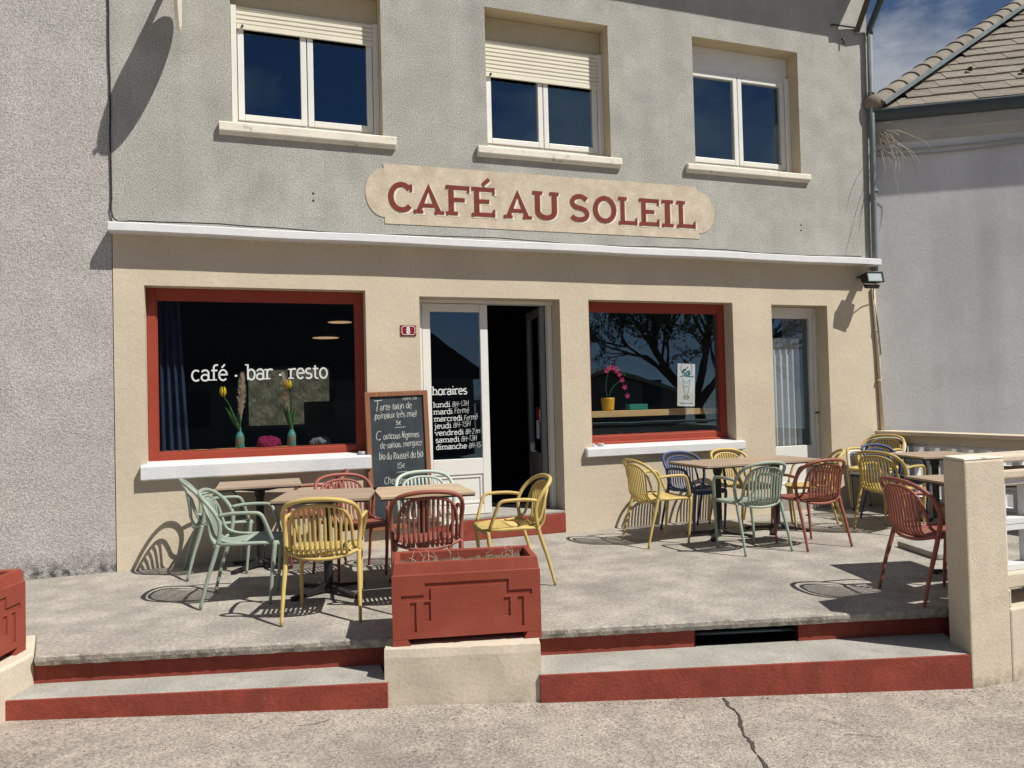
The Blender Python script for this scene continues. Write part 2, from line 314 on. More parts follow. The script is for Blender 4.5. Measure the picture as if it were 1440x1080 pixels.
# ------------------------------------------------------------------ stroke lettering
def arc(cx, cy, rx, ry, a0, a1, n=10): return [(cx+rx*cos(R(a0+(a1-a0)*i/n)), cy+ry*sin(R(a0+(a1-a0)*i/n))) for i in range(n+1)]
O_ = lambda cx, cy, rx, ry: arc(cx, cy, rx, ry, 0, 360, 16)
G = {  # glyph: (advance, strokes, serif marks (x, y, left, right))
 'a': (.44, [arc(.19, .36, .15, .14, 160, 0, 8)+[(.34, 0)], O_(.185, .145, .155, .145)], [(.34, 0, 0, .09)]),
 'b': (.46, [[(.08, .75), (.08, 0)], O_(.235, .25, .165, .25)], [(.08, .75, .09, 0)]),
 'c': (.42, [arc(.22, .25, .18, .25, 48, 312, 14)], []),
 'd': (.48, [[(.36, .75), (.36, 0)], O_(.21, .25, .165, .25)], [(.36, .75, .09, 0), (.36, 0, 0, .09)]),
 'e': (.44, [[(.05, .27), (.385, .27)]+arc(.215, .25, .175, .25, 5, 318, 14)], []),
 'f': (.32, [[(.13, 0), (.13, .58)]+arc(.25, .60, .12, .14, 180, 55, 6), [(.02, .48), (.29, .48)]], [(.13, 0, .08, .09)]),
 'g': (.46, [O_(.21, .25, .165, .25), [(.37, .5), (.37, -.08)]+arc(.21, -.1, .16, .13, 0, -150, 6)], []),
 'h': (.50, [[(.08, .75), (.08, 0)], [(.08, .3)]+arc(.235, .32, .155, .17, 170, 0, 8)+[(.39, 0)]], [(.08, .75, .09, 0), (.08, 0, .08, .08), (.39, 0, .08, .08)]),
 'i': (.22, [[(.1, .5), (.1, 0)], [(.1, .66), (.1, .73)]], [(.1, .5, .09, 0), (.1, 0, .08, .08)]),
 'j': (.22, [[(.12, .5), (.12, -.1)]+arc(.02, -.11, .10, .11, 0, -120, 5), [(.12, .66), (.12, .73)]], [(.12, .5, .09, 0)]),
 'l': (.22, [[(.1, .75), (.1, 0)]], [(.1, .75, .09, 0), (.1, 0, .08, .08)]),
 'm': (.76, [[(.08, .5), (.08, 0)], [(.08, .3)]+arc(.225, .32, .145, .17, 170, 0, 8)+[(.37, 0)], [(.37, .3)]+arc(.515, .32, .145, .17, 170, 0, 8)+[(.66, 0)]], [(.08, .5, .09, 0), (.08, 0, .08, .08), (.37, 0, .07, .07), (.66, 0, .08, .08)]),
 'n': (.50, [[(.08, .5), (.08, 0)], [(.08, .3)]+arc(.235, .32, .155, .17, 170, 0, 8)+[(.39, 0)]], [(.08, .5, .09, 0), (.08, 0, .08, .08), (.39, 0, .08, .08)]),
 'o': (.46, [O_(.225, .25, .185, .25)], []),
 'p': (.46, [[(.08, .5), (.08, -.24)], O_(.235, .25, .165, .25)], []),
 'q': (.46, [[(.38, .5), (.38, -.24)], O_(.21, .25, .165, .25)], []),
 'r': (.36, [[(.08, .5), (.08, 0)], [(.08, .3)]+arc(.24, .32, .16, .17, 170, 50, 6)], [(.08, .5, .09, 0), (.08, 0, .08, .10)]),
 's': (.38, [arc(.19, .37, .14, .125, 40, 250, 9)+arc(.185, .125, .15, .125, 75, -150, 9)], []),
 't': (.34, [[(.14, .64), (.14, .12)]+arc(.24, .12, .10, .12, 180, 300, 6), [(.02, .48), (.30, .48)]], []),
 'u': (.50, [[(.09, .5), (.09, .17)]+arc(.235, .17, .145, .17, 180, 340, 8), [(.39, .5), (.39, 0)]], [(.09, .5, .09, 0), (.39, .5, .09, 0), (.39, 0, 0, .09)]),
 'v': (.44, [[(.03, .5), (.21, 0), (.39, .5)]], [(.03, .5, .06, .07), (.39, .5, .07, .06)]),
 'x': (.40, [[(.03, .5), (.36, 0)], [(.36, .5), (.03, 0)]], []),
 'z': (.40, [[(.04, .48), (.35, .48), (.04, .02), (.36, .02)]], []),
 '0': (.42, [O_(.2, .34, .15, .34)], []), '1': (.28, [[(.04, .54), (.16, .68), (.16, 0)]], []),
 '2': (.42, [arc(.2, .5, .15, .18, 160, -30, 8)+[(.04, .02), (.37, .02)]], []),
 '3': (.42, [arc(.19, .51, .14, .17, 150, -90, 8)+arc(.19, .17, .16, .17, 90, -150, 8)], []),
 '5': (.42, [[(.35, .67), (.10, .67), (.07, .40)]+arc(.19, .21, .16, .21, 110, -150, 8)], []),
 '8': (.42, [O_(.2, .51, .13, .16), O_(.2, .18, .155, .18)], []), '9': (.42, [O_(.2, .49, .15, .19), [(.35, .49), (.28, 0)]], []),
 'T': (.50, [[(.0, .70), (.50, .72)], [(.24, .71), (.22, 0)]], []),
 'C': (.52, [arc(.27, .35, .23, .35, 55, 310, 14)], []),
 'R': (.50, [[(.08, .7), (.08, 0)], [(.0, .68)]+arc(.24, .53, .18, .17, 100, -90, 8)+[(.12, .36), (.46, 0)]], []),
 'F': (.42, [[(.06, .7), (.06, 0)], [(.06, .69), (.38, .69)], [(.06, .38), (.32, .38)]], []),
 'H': (.44, [[(.06, .7), (.06, 0)], [(.36, .7), (.36, 0)], [(.06, .36), (.36, .36)]], []),
 '\u20ac': (.40, [arc(.24, .25, .16, .25, 50, 310, 10), [(.0, .30), (.28, .30)], [(.0, .19), (.26, .19)]], []),
 '-': (.30, [[(.04, .27), (.25, .27)]], []), '\u00b7': (.30, [[(.14, .16), (.14, .25)]], []), ',': (.18, [[(.08, .04), (.04, -.10)]], []), '.': (.18, [[(.07, .0), (.07, .05)]], []), ' ': (.26, [], []),
}
for base, acc in (('e', '\u00e9'), ('e', '\u00e8')):
    up = [[(.16, .60), (.30, .76)]] if acc == '\u00e9' else [[(.14, .76), (.28, .60)]]
    G[acc] = (G[base][0], G[base][1]+up, G[base][2])
def ribbon(mb, pts, w, h, P):
    """flat stroke of width w through 2-D pts; P maps (x, z, lift)"""
    n = len(pts); V2 = [Vector(p) for p in pts]; closed = n > 3 and (V2[0]-V2[-1]).length < 1e-4
    L, Rr = [], []
    for i in range(n):
        a = V2[i-1] if i else (V2[-2] if closed else V2[0]); b = V2[i+1] if i < n-1 else (V2[1] if closed else V2[-1])
        d1 = (V2[i]-a); d2 = (b-V2[i]); d1 = d1.normalized() if d1.length > 1e-7 else d2.normalized(); d2 = d2.normalized() if d2.length > 1e-7 else d1
        t = d1+d2; t = t.normalized() if t.length > 1e-5 else d1
        nn = Vector((-t.y, t.x)); k = min(1.6, 1/max(.5, nn.dot(Vector((-d1.y, d1.x)))))
        p = V2[i]
        L.append(p+nn*w/2*k); Rr.append(p-nn*w/2*k)
    vs = [P(p.x, p.y, h) for p in L]+[P(p.x, p.y, h) for p in Rr]
    mb.add(vs, [(i, i+1, n+i+1, n+i) for i in range(n-1)])
def text_mb(txt, size, w, P, serif=0, slant=0, jitter=0, rng=None, x0=0, fit=None, mb=None, squash=1.0):
    """lettering laid out from x0 along P's first axis; fit rescales the advance to a total width"""
    mb = mb or MB(); tot = sum(G.get(c, G[' '])[0] for c in txt)
    sx = size*squash if not fit else fit/tot
    x = x0; k = 0
    for c in txt:
        adv, st, sf = G.get(c, G[' '])
        jy = rng.uniform(-1, 1)*jitter*size if rng else 0; js = 1+(rng.uniform(-1, 1)*jitter if rng else 0)
        for s in st:
            pts = [(x+(px+slant*py)*sx+(rng.uniform(-1, 1)*jitter*.25*size if rng else 0), jy+py*size*js) for px, py in s]
            if s[0] == s[-1] or (abs(s[0][0]-s[-1][0]) < 1e-6 and abs(s[0][1]-s[-1][1]) < 1e-6): pts[-1] = pts[0]
            elif not serif:
                pass
            ribbon(mb, pts, w, .0006+.00025*(k % 5), P); k += 1
        if serif:
            for px, py, a, b in sf:
                yy = py*size - (w*.38 if py > .3 else -w*.38)
                ribbon(mb, [(x+(px-a*1.25)*sx-w*.3, yy), (x+(px+b*1.25)*sx+w*.3, yy)], w*.72, .0006+.00025*(k % 5), P); k += 1
        x += adv*sx
    return mb

# ------------------------------------------------------------------ ground: street, terrace, steps
TX, TY = .9689, -.2474                        # direction along the terrace edge
E0 = Vector((-1.147, -2.388)); TD = Vector((TX, TY)); ND = Vector((TY, -TX))
def s_of(x, y): return (Vector((x, y))-E0).dot(TD)
def street_z(x, y): return -.289 - .0166*(max(-7, min(11, s_of(x, y)))+.05)
def street():
    mb = MB(); xs = [-300, -80, -30, -14]+[-10+i*.5 for i in range(0, 53)]+[18, 22, 30, 80, 300]; ys = [-300, -120, -60, -30, -18]+[-14+i*.5 for i in range(0, 31)]+[3, 10, 30, 80, 300]
    nx = len(xs); vs = [(x, y, street_z(x, y)) for y in ys for x in xs]
    mb.add(vs, [(j*nx+i, j*nx+i+1, (j+1)*nx+i+1, (j+1)*nx+i) for j in range(len(ys)-1) for i in range(nx-1)])
    return mb.build('street', 'asphalt_pale', kind='structure', smooth=True)
st = street()
ck = [(2.23, -3.62), (2.31, -3.83), (2.24, -4.02), (2.30, -4.22), (2.25, -4.45), (2.31, -4.7), (2.24, -5.1), (2.3, -5.6)]
def px_on(x, y, z):  # unproject a photo pixel on to a horizontal plane (used for measuring the crack and similar marks)
    d = f2 + r3*((x-720)/1080) - u3*((y-540)/1080); c = M.translation; t = (z-c.z)/d.z; return c+d*t
ckp = [px_on(x, y, -.36) for x, y in ((1018, 983), (1027, 996), (1040, 1008), (1041, 1022), (1047, 1036), (1056, 1046), (1062, 1060), (1073, 1075), (1080, 1090), (1094, 1110), (1096, 1140), (1110, 1170))]
mb = MB()
rr = random.Random(3); fine = []
for a, b in zip(ckp[:-1], ckp[1:]):
    for k in range(4): fine.append(a.lerp(b, k/4)+Vector((rr.uniform(-.008, .008), rr.uniform(-.006, .006), 0)))
wv = [.0065+.0035*sin(i*.7)+rr.uniform(-.002, .003) for i in range(len(fine))]
for i, p in enumerate(fine[:-1]):
    q = fine[i+1]; w = wv[i]; w2 = wv[i+1]
    d = (q-p).normalized(); n_ = Vector((-d.y, d.x, 0))
    mb.add([(*(p-n_*w)[:2], street_z(p.x, p.y)+.004), (*(p+n_*w)[:2], street_z(p.x, p.y)+.004), (*(q+n_*w2)[:2], street_z(q.x, q.y)+.004), (*(q-n_*w2)[:2], street_z(q.x, q.y)+.004)], [(0, 1, 2, 3)])
mb.build('crack', 'crack', st)
for k in (0, 1, 3):   # hairline cracks
    p = [px_on(1150, 1012, -.36), px_on(1188, 1032, -.36), px_on(1235, 1058, -.36), px_on(420, 1022, -.32), px_on(80, 1040, -.30)][k]; hl = MB(); d = Vector((rr.uniform(.5, 1), rr.uniform(-.8, -.2), 0)).normalized(); pts = [p]
    for i in range(11): d = (d+Vector((rr.uniform(-.35, .35), rr.uniform(-.35, .35), 0))).normalized(); pts.append(pts[-1]+d*.017)
    for p, q in zip(pts[:-1], pts[1:]):
        d2 = (q-p).normalized(); n_ = Vector((-d2.y, d2.x, 0))*rr.uniform(.0012, .0026)
        hl.add([(*(p-n_)[:2], street_z(p.x, p.y)+.004), (*(p+n_)[:2], street_z(p.x, p.y)+.004), (*(q+n_)[:2], street_z(q.x, q.y)+.004), (*(q-n_)[:2], street_z(q.x, q.y)+.004)], [(0, 1, 2, 3)])
    hl.build('hairline_crack', 'crack', st)
deb = MB()           # grit and crumbs on the street and the terrace
for k in range(520):
    if k < 300: x = rr.uniform(-1.6, 4.6); y = -2.62-.286*(x+1.25)-abs(rr.gauss(0, .45))-.02; z = street_z(x, y)
    elif k < 420: x = rr.uniform(.7, 4.7); y = -2.60-.286*(x+1.25)-abs(rr.gauss(0, .03))-.015; z = street_z(x, y)
    else: x = rr.uniform(-1.0, 6.5); y = rr.uniform(-2.2, -.1); z = 0
    r_ = rr.uniform(.002, .006); a = rr.uniform(0, 6)
    if k < 420 and y < -2.6 or k >= 420: deb.add([(x+r_*cos(a+i*2.09)*rr.uniform(.6, 1.6), y+r_*sin(a+i*2.09)*rr.uniform(.6, 1.6), z+.001) for i in range(3)]+[(x, y, z+r_*1.1)], [(0, 1, 3), (1, 2, 3), (2, 0, 3)])
deb.build('grit', 'grit', kind='stuff', label='scattered grit and crumbs on street and terrace', category='grit')

EDGE = lambda s, n=0: tuple(E0+TD*s+ND*n)     # point s metres along the terrace edge, n metres towards the street
pe = [(-7, -.9), (-7, .04), (7.56, .04), (7.56, -4.0), (4.34, -4.0), (4.33, -3.786)]
def subdiv_line(a, b, n, amp, rg):
    return [(a[0]+(b[0]-a[0])*i/n+rg.uniform(-amp, amp), a[1]+(b[1]-a[1])*i/n+rg.uniform(-amp, amp)) for i in range(n+1)]
rg = random.Random(5)
edge_line = subdiv_line((4.33, -3.786), EDGE(0), 70, .0035, rg)
ter = MB().prism(pe[:-1]+edge_line+[(-1.25, -1.9), (-2.2, -1.9)], -.060, 0)
terrace = ter.build('terrace', 'concrete', kind='structure', bevel=.006)
# rough concrete nosing along the slab edge
nose = MB(); n = 160; rg = random.Random(9)
L0, L1 = Vector(EDGE(0, .0)), Vector((4.32, -3.783))
rows = []
for i in range(n+1):
    p = L0.lerp(L1, i/n); a = rg.uniform(0, .003)
    rows.append([(p+ND*(.002))[:]+(-.001,), (p+ND*(.012+a))[:]+(-.008-a,), (p+ND*(.014+rg.uniform(-.002, .003)))[:]+(-.032,), (p+ND*(.006+rg.uniform(-.002, .002)))[:]+(-.058+rg.uniform(-.002, .001),), (p-ND*.02)[:]+(-.062,)])
for i in range(n):
    for k in range(4): nose.add([rows[i][k], rows[i+1][k], rows[i+1][k+1], rows[i][k+1]], [(0, 1, 2, 3)])
nose.build('slab_edge', 'concrete_edge', terrace, smooth=True)
TZ = -.175
FA, FB = Vector((-1.25, -2.581)), Vector((4.113, -4.115)); FD = (FB-FA).normalized(); FN = Vector((FD.y, -FD.x))
FR = lambda x: FA+FD*((x-FA.x)/FD.x)
def riser_box(x0, x1, zt, zb, back, name, m, line, parent, bevel=.0, thick=.05):
    a, b = line(x0), line(x1); nn = (b-a).normalized(); no = Vector((nn.y, -nn.x))
    a0, b0 = a-no*back, b-no*back; a1, b1 = a0-no*thick, b0-no*thick
    mb = MB().add([(*a0, zb), (*b0, zb), (*b1, zb), (*a1, zb), (*a0, zt), (*b0, zt), (*b1, zt), (*a1, zt)], [(0, 3, 2, 1), (4, 5, 6, 7), (0, 1, 5, 4), (1, 2, 6, 5), (2, 3, 7, 6), (3, 0, 4, 7)])
    return mb.build(name, m, parent, bevel=bevel)
EL = lambda x: E0+TD*((x-E0.x)/TX)
def step(x0, x1, nm, label):
    e = empty(nm, (*FR((x0+x1)/2), TZ), 0, label=label, category='step', kind='structure'); inv = Matrix.Translation(-e.location)
    a, b, c, d = FR(x0), FR(x1), EL(x1+(.2 if x1 > 3 else 0))-ND*.06, EL(x0)-ND*.06
    poly = subdiv_line((a.x-FN.x*.008, a.y-FN.y*.008), (b.x-FN.x*.008, b.y-FN.y*.008), 40, .0012, rg)+[(c.x, c.y), (d.x, d.y)]
    MB().prism(poly, TZ-.05, TZ).xform(inv).build('tread', 'tread', e, bevel=.006)
    o = riser_box(x0, x1, TZ-.003, -.55, .0, 'front_riser', 'red_step', FR, None, bevel=.004, thick=.06); o.data.transform(inv); o.parent = e
    return e, inv
sA, iA = step(-1.27, .775, 'lower_step', 'concrete step with red painted riser left of the planter plinth')
sB, iB = step(1.62, 4.13, 'lower_step', 'concrete step with red painted riser right of the planter plinth')
for (x0, x1, e, iv) in ((-1.2, .80, sA, iA), (1.6, 2.70, sB, iB), (3.36, 4.62, sB, iB)):
    o = riser_box(x0, x1, -.0605, TZ-.02, .035, 'upper_riser', 'red_step', EL, None, thick=.05); o.data.transform(iv); o.parent = e
# black vent recess in the upper riser, with its grey cross pipe
vent = MB()
a, b = EL(2.70), EL(3.36)
bk = -ND*.24
vent.add([(*(a-ND*.03), -.061), (*(b-ND*.03), -.061), (*(b+bk), -.061), (*(a+bk), -.061), (*(a-ND*.03), TZ-.01), (*(b-ND*.03), TZ-.01), (*(b+bk), TZ-.01), (*(a+bk), TZ-.01)], [(0, 1, 2, 3), (2, 3, 7, 6), (0, 3, 7, 4), (1, 2, 6, 5), (4, 5, 6, 7)])
vent.xform(iB).build('vent_recess', 'hole_black', sB)
pa, pb = EL(2.705)-ND*.075, EL(3.355)-ND*.075
MB().tube([(*pa, -.105), (*pb, -.108)], .012, 8).xform(iB).build('vent_bar', 'zinc_dark', sB, smooth=True)

# cream plinth carrying the central planter
pl = empty('plinth', (1.19, -3.2, -.33), 0, label='cream painted masonry plinth between the two flights of steps', category='plinth')
rg = random.Random(11); P0, P1 = Vector((.765, -3.125)), Vector((1.635, -3.385)); pd = (P1-P0).normalized(); pn = Vector((pd.y, -pd.x))
mb = MB(); NX, NZ = 26, 12; grid = []
for j in range(NZ+1):
    z = -.55+(.545)*j/NZ
    for i in range(NX+1):
        p = P0.lerp(P1, i/NX); bulge = .004*sin(i*.5+j*.4)+.004*sin(i*.23-j*.6)+rg.uniform(-.0006, .0006)
        zz = z+(rg.uniform(-.004, .004) if j == NZ else 0)
        if j == NZ: bulge -= .012
        grid.append((*(p+pn*(bulge*.6)), zz))
w_ = NX+1
mb.add(grid, [(j*w_+i, j*w_+i+1, (j+1)*w_+i+1, (j+1)*w_+i) for j in range(NZ) for i in range(NX)])
top_f = [NZ*w_+i for i in range(NX+1)]; o0 = len(mb.v)
Q0, Q1 = P0-pn*.62, P1-pn*.62
mb.v += [(*Q0, -.012), (*Q1, -.012), (*Q0, -.55), (*Q1, -.55)]
mb.f.append(tuple(top_f+[o0+1, o0])); mb.f.append(tuple([j*w_ for j in range(NZ+1)]+[o0, o0+2])); mb.f.append(tuple([NX+j*w_ for j in range(NZ+1)][::-1]+[o0+3, o0+1]))
mb.xform(Matrix.Translation(-pl.location)).build('block', 'cream_dirty', pl, smooth=False)
# cream cheek wall under the left planter
ck_ = MB().prism([(-1.165, -2.34), (-1.262, -2.60), (-1.44, -3.22), (-2.1, -3.06), (-1.85, -2.0), (-1.25, -1.9)], -.55, .004)
ck_.build('cheek_wall', 'cream_dirty', label='cream cheek wall at the left end of the steps', category='low wall', bevel=.015)

# ------------------------------------------------------------------ cafe building
cafe = empty('cafe_building', (3.3, 0, 0), 0, label='two storey cafe house, grey roughcast above cream painted ground floor', category='building')
CI = Matrix.Translation((-3.3, 0, 0))
def cpart(mb, name, m, bevel=0, smooth=False, parent=None, **t):
    mb.xform(CI); return mb.build(name, m, parent or cafe, smooth=smooth, bevel=bevel, **t)
X0, X1 = -1.042, 7.63
UP = [(-.02, 1.40, 4.10, 5.57), (2.50, 3.94, 4.10, 5.58), (5.03, 6.53, 4.11, 5.61)]
LOW = [(-.79, 1.19, .90, 2.545), (1.73, 3.27, .012, 2.50), (3.61, 5.47, .88, 2.505), (6.02, 6.85, .012, 2.495)]
w, rv = wall_holes(X0, X1, 3.04, 6.95, 0, .34, UP); w.xform(CI); noflip(w, 'upper_wall', 'roughcast', cafe)
for r_ in rv: r_.xform(CI); noflip(r_, 'window_reveal', 'reveal_upper', cafe)
w, rv = wall_holes(X0+.002, X1-.002, -.30, 3.04, -.004, .34, LOW); w.xform(CI); noflip(w, 'lower_wall', 'cream', cafe)
for r_, nm in zip(rv, ('window_reveal', 'door_reveal', 'window_reveal', 'door_reveal')): r_.xform(CI); noflip(r_, nm, 'cream', cafe)
# ledge between the storeys
mb = MB(); rg = random.Random(2); n = 40
prof = [(0.0, 3.085), (-.165, 3.070), (-.180, 3.060), (-.182, 2.995), (-.170, 2.985), (0.0, 2.995)]
for i in range(n+1):
    x = -1.05+(7.56+1.05)*i/n; dz = .004*sin(i*.7)+rg.uniform(-.0015, .0015)
    for y, z in prof: mb.v.append((x, y, z+dz))
for i in range(n):
    for k in range(len(prof)-1): a = i*6+k; mb.f.append((a, a+6, a+7, a+1))
mb.f.append(tuple(range(6))); mb.f.append(tuple(n*6+k for k in range(6))[::-1])
cpart(mb, 'ledge', 'white_paint')
# upper sills
for x0, x1, z0, z1 in ((-.135, 1.525, 3.975, 4.088), (2.38, 4.05, 3.978, 4.082), (4.895, 6.635, 4.0, 4.095)):
    mb = MB(); mb.prism([(.34, z1+.03), (-.05, z1), (-.058, z1-.012), (-.058, z0+.03), (-.045, z0+.022), (-.04, z0), (.01, z0)], x0, x1, axis=0)
    cpart(mb, 'window_sill', 'sill_old', bevel=.004)
cpart(MB().prism([(.16, .955), (-.065, .925), (-.075, .915), (-.075, .80), (-.065, .79), (.0, .79)], -.835, 1.205, axis=0), 'window_sill', 'white_paint', bevel=.006)
cpart(MB().prism([(.2, .915), (-.055, .885), (-.063, .875), (-.063, .797), (-.055, .787), (.0, .787)], 3.522, 5.555, axis=0), 'window_sill', 'white_paint', bevel=.008)

def upper_window(h, drop, idx):
    x0, x1, z0, z1 = h; yf = .205; zb = z0+.05
    f = frame_mb(x0+.002, x1-.002, zb, z1-.26, yf, yf+.07, .055, .045)
    root = cpart(f, 'window', 'pvc', bevel=.004)
    xm = (x0+x1)/2
    box_ = MB().box(x0+.002, x1-.002, yf-.005, yf+.16, z1-.262, z1-.002); cpart(box_, 'shutter_box', 'reveal_upper' if idx != 2 else 'pvc', parent=root, bevel=.004)
    for a in (x0+.002, x1-.052): cpart(MB().box(a, a+.05, yf-.05, yf-.002, zb, z1-.264), 'shutter_guide', 'pvc', parent=root, bevel=.003)
    zt = z1-.26-.05
    for a, b in ((x0+.06, xm-.004), (xm+.004, x1-.06)):
        s = frame_mb(a, b, zb+.048, zt, yf-.012, yf+.05, .058, .062); cpart(s, 'sash', 'pvc', parent=root, bevel=.006)
        cpart(MB().box(a+.056, b-.056, yf+.016, yf+.022, zb+.108, zt-.056), 'pane', 'glass', parent=root)
    if drop > 0:
        sh = MB(); n = int(drop/.044); top = z1-.264
        for k in range(n):
            zt_ = top-k*.044
            sh.prism([(yf-.024, zt_), (yf-.034, zt_-.008), (yf-.034, zt_-.034), (yf-.024, zt_-.0415), (yf-.018, zt_-.02)], x0+.054, x1-.054, axis=0)
        cpart(sh, 'roller_shutter', 'shutter', parent=root)
        zz = top-n*.044; cpart(MB().box(x0+.054, x1-.054, yf-.036, yf-.016, zz-.05, zz-.001), 'shutter_bar', 'shutter', parent=root, bevel=.004)
        cpart(MB().box(x0+.10, x0+.118, yf-.05, yf-.034, zz-.03, zz-.012), 'shutter_stop', 'metal_black', parent=root)
    return root
upper_window(UP[0], .19, 0); upper_window(UP[1], .355, 1); upper_window(UP[2], .0, 2)

def shop_window(h, yf, name):
    x0, x1, z0, z1 = h; zb = z0+.035
    root = cpart(frame_mb(x0+.002, x1-.002, zb, z1-.002, yf, yf+.06, .075, .085, .10), name, 'red_frame', bevel=.005)
    cpart(frame_mb(x0+.077, x1-.077, zb+.085, z1-.102, yf+.012, yf+.05, .014), 'glazing_bead', 'red_frame', parent=root)
    cpart(MB().prism([(yf-.03, zb-.012), (yf-.03, zb+.012), (yf-.002, zb+.022), (yf-.002, zb-.012)], x0+.004, x1-.004, axis=0), 'drip_rail', 'red_frame', parent=root)
    cpart(MB().box(x0+.088, x1-.088, yf+.026, yf+.032, zb+.096, z1-.113), 'pane', 'glass', parent=root)
    return root
shopL = shop_window(LOW[0], .145, 'shop_window'); shopR = shop_window(LOW[2], .165, 'shop_window')
# lettering on the left pane
P = lambda x, z, h: (x, .145+.0255-h, z)
for txt, x0_, wf in (('caf\u00e9', -.420, .325), ('\u00b7', -.052, None), ('bar', .068, .245), ('\u00b7', .352, None), ('resto', .463, .37)):
    mb = text_mb(txt, .198, 0.0155 if wf else .022, P, serif=1, x0=x0_, fit=wf)
    for i, v in enumerate(mb.v): mb.v[i] = (v[0], v[1], v[2]+1.681+.012*(v[0]+.41)/1.23)
    cpart(mb, 'window_lettering', 'vinyl_white', parent=shopL)

# entrance: red step block, worn threshold, fixed leaf, open leaf
cpart(MB().box(1.74, 3.275, -.012, .30, .0, .205), 'door_step', 'red_step', bevel=.008)
cpart(MB().box(1.732, 3.268, -.004, .75, .206, .235), 'threshold', 'tread', bevel=.006)
yd = .17
df = MB().box(1.734, 1.79, yd, yd+.08, .236, 2.46); df.box(3.215, 3.266, yd+.05, yd+.13, .236, 2.46); df.box(1.734, 3.266, yd-.002, yd+.128, 2.461, 2.498)
dframe = cpart(df, 'door_frame', 'pvc', bevel=.004)
def leaf(name, w_, parent, mtl, q=.085):
    """door leaf in its own space: x 0..w_, z 0..2.2, y 0..0.05"""
    s = MB(); s.box(0, q, 0, .055, 0, 2.215); s.box(w_-q, w_, 0, .055, 0, 2.215); s.box(q, w_-q, 0, .055, 2.215-q, 2.215); s.box(q, w_-q, 0, .055, .42, .585); s.box(q, w_-q, 0, .055, 0, .10)
    p = MB().box(q, w_-q, .016, .04, .10, .42); f = frame_mb(q+.015, w_-q-.015, .115, .405, .006, .016, .02)
    g = MB().box(q-.005, w_-q+.005, .024, .030, .58, 2.22-q)
    return s, p, f, g
L1_ = leaf('door', .71, None, 'pvc'); TM = Matrix.Translation((1.795, yd+.006, .24))
for m_ in L1_: m_.xform(TM)
dl = cpart(L1_[0], 'door', 'pvc', bevel=.005, label='closed white glazed door leaf with opening hours lettering')
cpart(L1_[1], 'panel', 'pvc', parent=dl); cpart(L1_[2], 'panel_moulding', 'pvc', parent=dl, bevel=.003); cpart(L1_[3], 'pane', 'glass_door', parent=dl)
L2_ = leaf('door', .70, None, 'pvc'); TM = Matrix.Translation((3.205, yd+.12, .24)) @ Matrix.Rotation(R(82), 4, 'Z')
for m_ in L2_: m_.xform(TM)
d2 = cpart(L2_[0], 'door', 'pvc_shaded', bevel=.005, label='open door leaf swung into the dark room')
cpart(L2_[1], 'panel', 'pvc_shaded', parent=d2); cpart(L2_[2], 'panel_moulding', 'pvc_shaded', parent=d2); cpart(L2_[3], 'pane', 'glass_door', parent=d2)
for (a, b, c, d, mm) in ((.10, .23, .76, .93, 'blue_sticker'), (.24, .37, .74, .95, 'paper'), (.11, .21, .94, 1.07, 'paper'), (.22, .36, .96, 1.10, 'red_sticker')):
    s = MB().box(a, b, .031, .033, c, d).xform(TM); cpart(s, 'sticker', mm, parent=d2)
# opening hours on the closed leaf
PH = lambda x, z, h: (x, yd+.006+.0235-h, z)
rgt = random.Random(21)
def shift(mb, k0, dz, tilt=0, xr=0):
    for i in range(k0, len(mb.v)): v = mb.v[i]; mb.v[i] = (v[0], v[1], v[2]+dz+(v[0]-xr)*tilt)
mb = text_mb('horaires', .118, .0120, PH, serif=1, x0=1.892, fit=.378); shift(mb, 0, 1.500, .012, 1.875); cpart(mb, 'hours_lettering', 'vinyl_white', parent=dl)
rows_ = [('lundi', .185, '8H-13H', .18), ('mardi', .205, 'Ferm\u00e9', .16), ('mercredi', .305, 'Ferm\u00e9', .15), ('jeudi', .18, '8H-15H', .19), ('vendredi', .31, '8H-2 mid', .20), ('samedi', .258, '8H-13H', .17), ('dimanche', .335, '8H-15H', .165)]
for i, (d, fw, hrs, hw) in enumerate(rows_):
    x0_ = 1.898+.0034*i
    mb = text_mb(d, .074, .0076, PH, serif=1, x0=x0_, fit=fw); shift(mb, 0, 1.372-.0735*i, .012, x0_); cpart(mb, 'hours_lettering', 'vinyl_white', parent=dl)
    mb = text_mb(hrs, .078, .0038, PH, jitter=.05, rng=rgt, slant=.12, x0=x0_+fw+.018, fit=hw); shift(mb, 0, 1.374-.0735*i, .05, x0_+fw); cpart(mb, 'hours_handwriting', 'vinyl_white', parent=dl)
# side door with net curtain
ys = .19
sd = MB().box(6.022, 6.06, ys, ys+.09, .05, 2.40); sd.box(6.804, 6.848, ys, ys+.09, .05, 2.40); sd.box(6.022, 6.848, ys, ys+.09, 2.401, 2.49)
cpart(sd, 'door_frame', 'pvc', bevel=.004)
s, p, f, g = leaf('door', .735, None, 'pvc', .05)
TM = Matrix.Translation((6.0645, ys+.014, .19))
for m_ in (s, p, f, g): m_.xform(TM)
s2 = cpart(s, 'door', 'pvc', bevel=.005, label='narrow white glazed side door'); cpart(p, 'panel', 'pvc', parent=s2); cpart(f, 'panel_moulding', 'pvc', parent=s2); cpart(g, 'pane', 'glass', parent=s2)
hd = MB().tube([(6.80, ys-.004, 1.18), (6.80, ys-.05, 1.18), (6.74, ys-.055, 1.175)], .009, 8); cpart(hd, 'handle', 'metal_black', parent=s2, smooth=True)
cpart(MB().box(6.024, 6.848, .02, .5, .0125, .16), 'threshold', 'tread', bevel=.006)
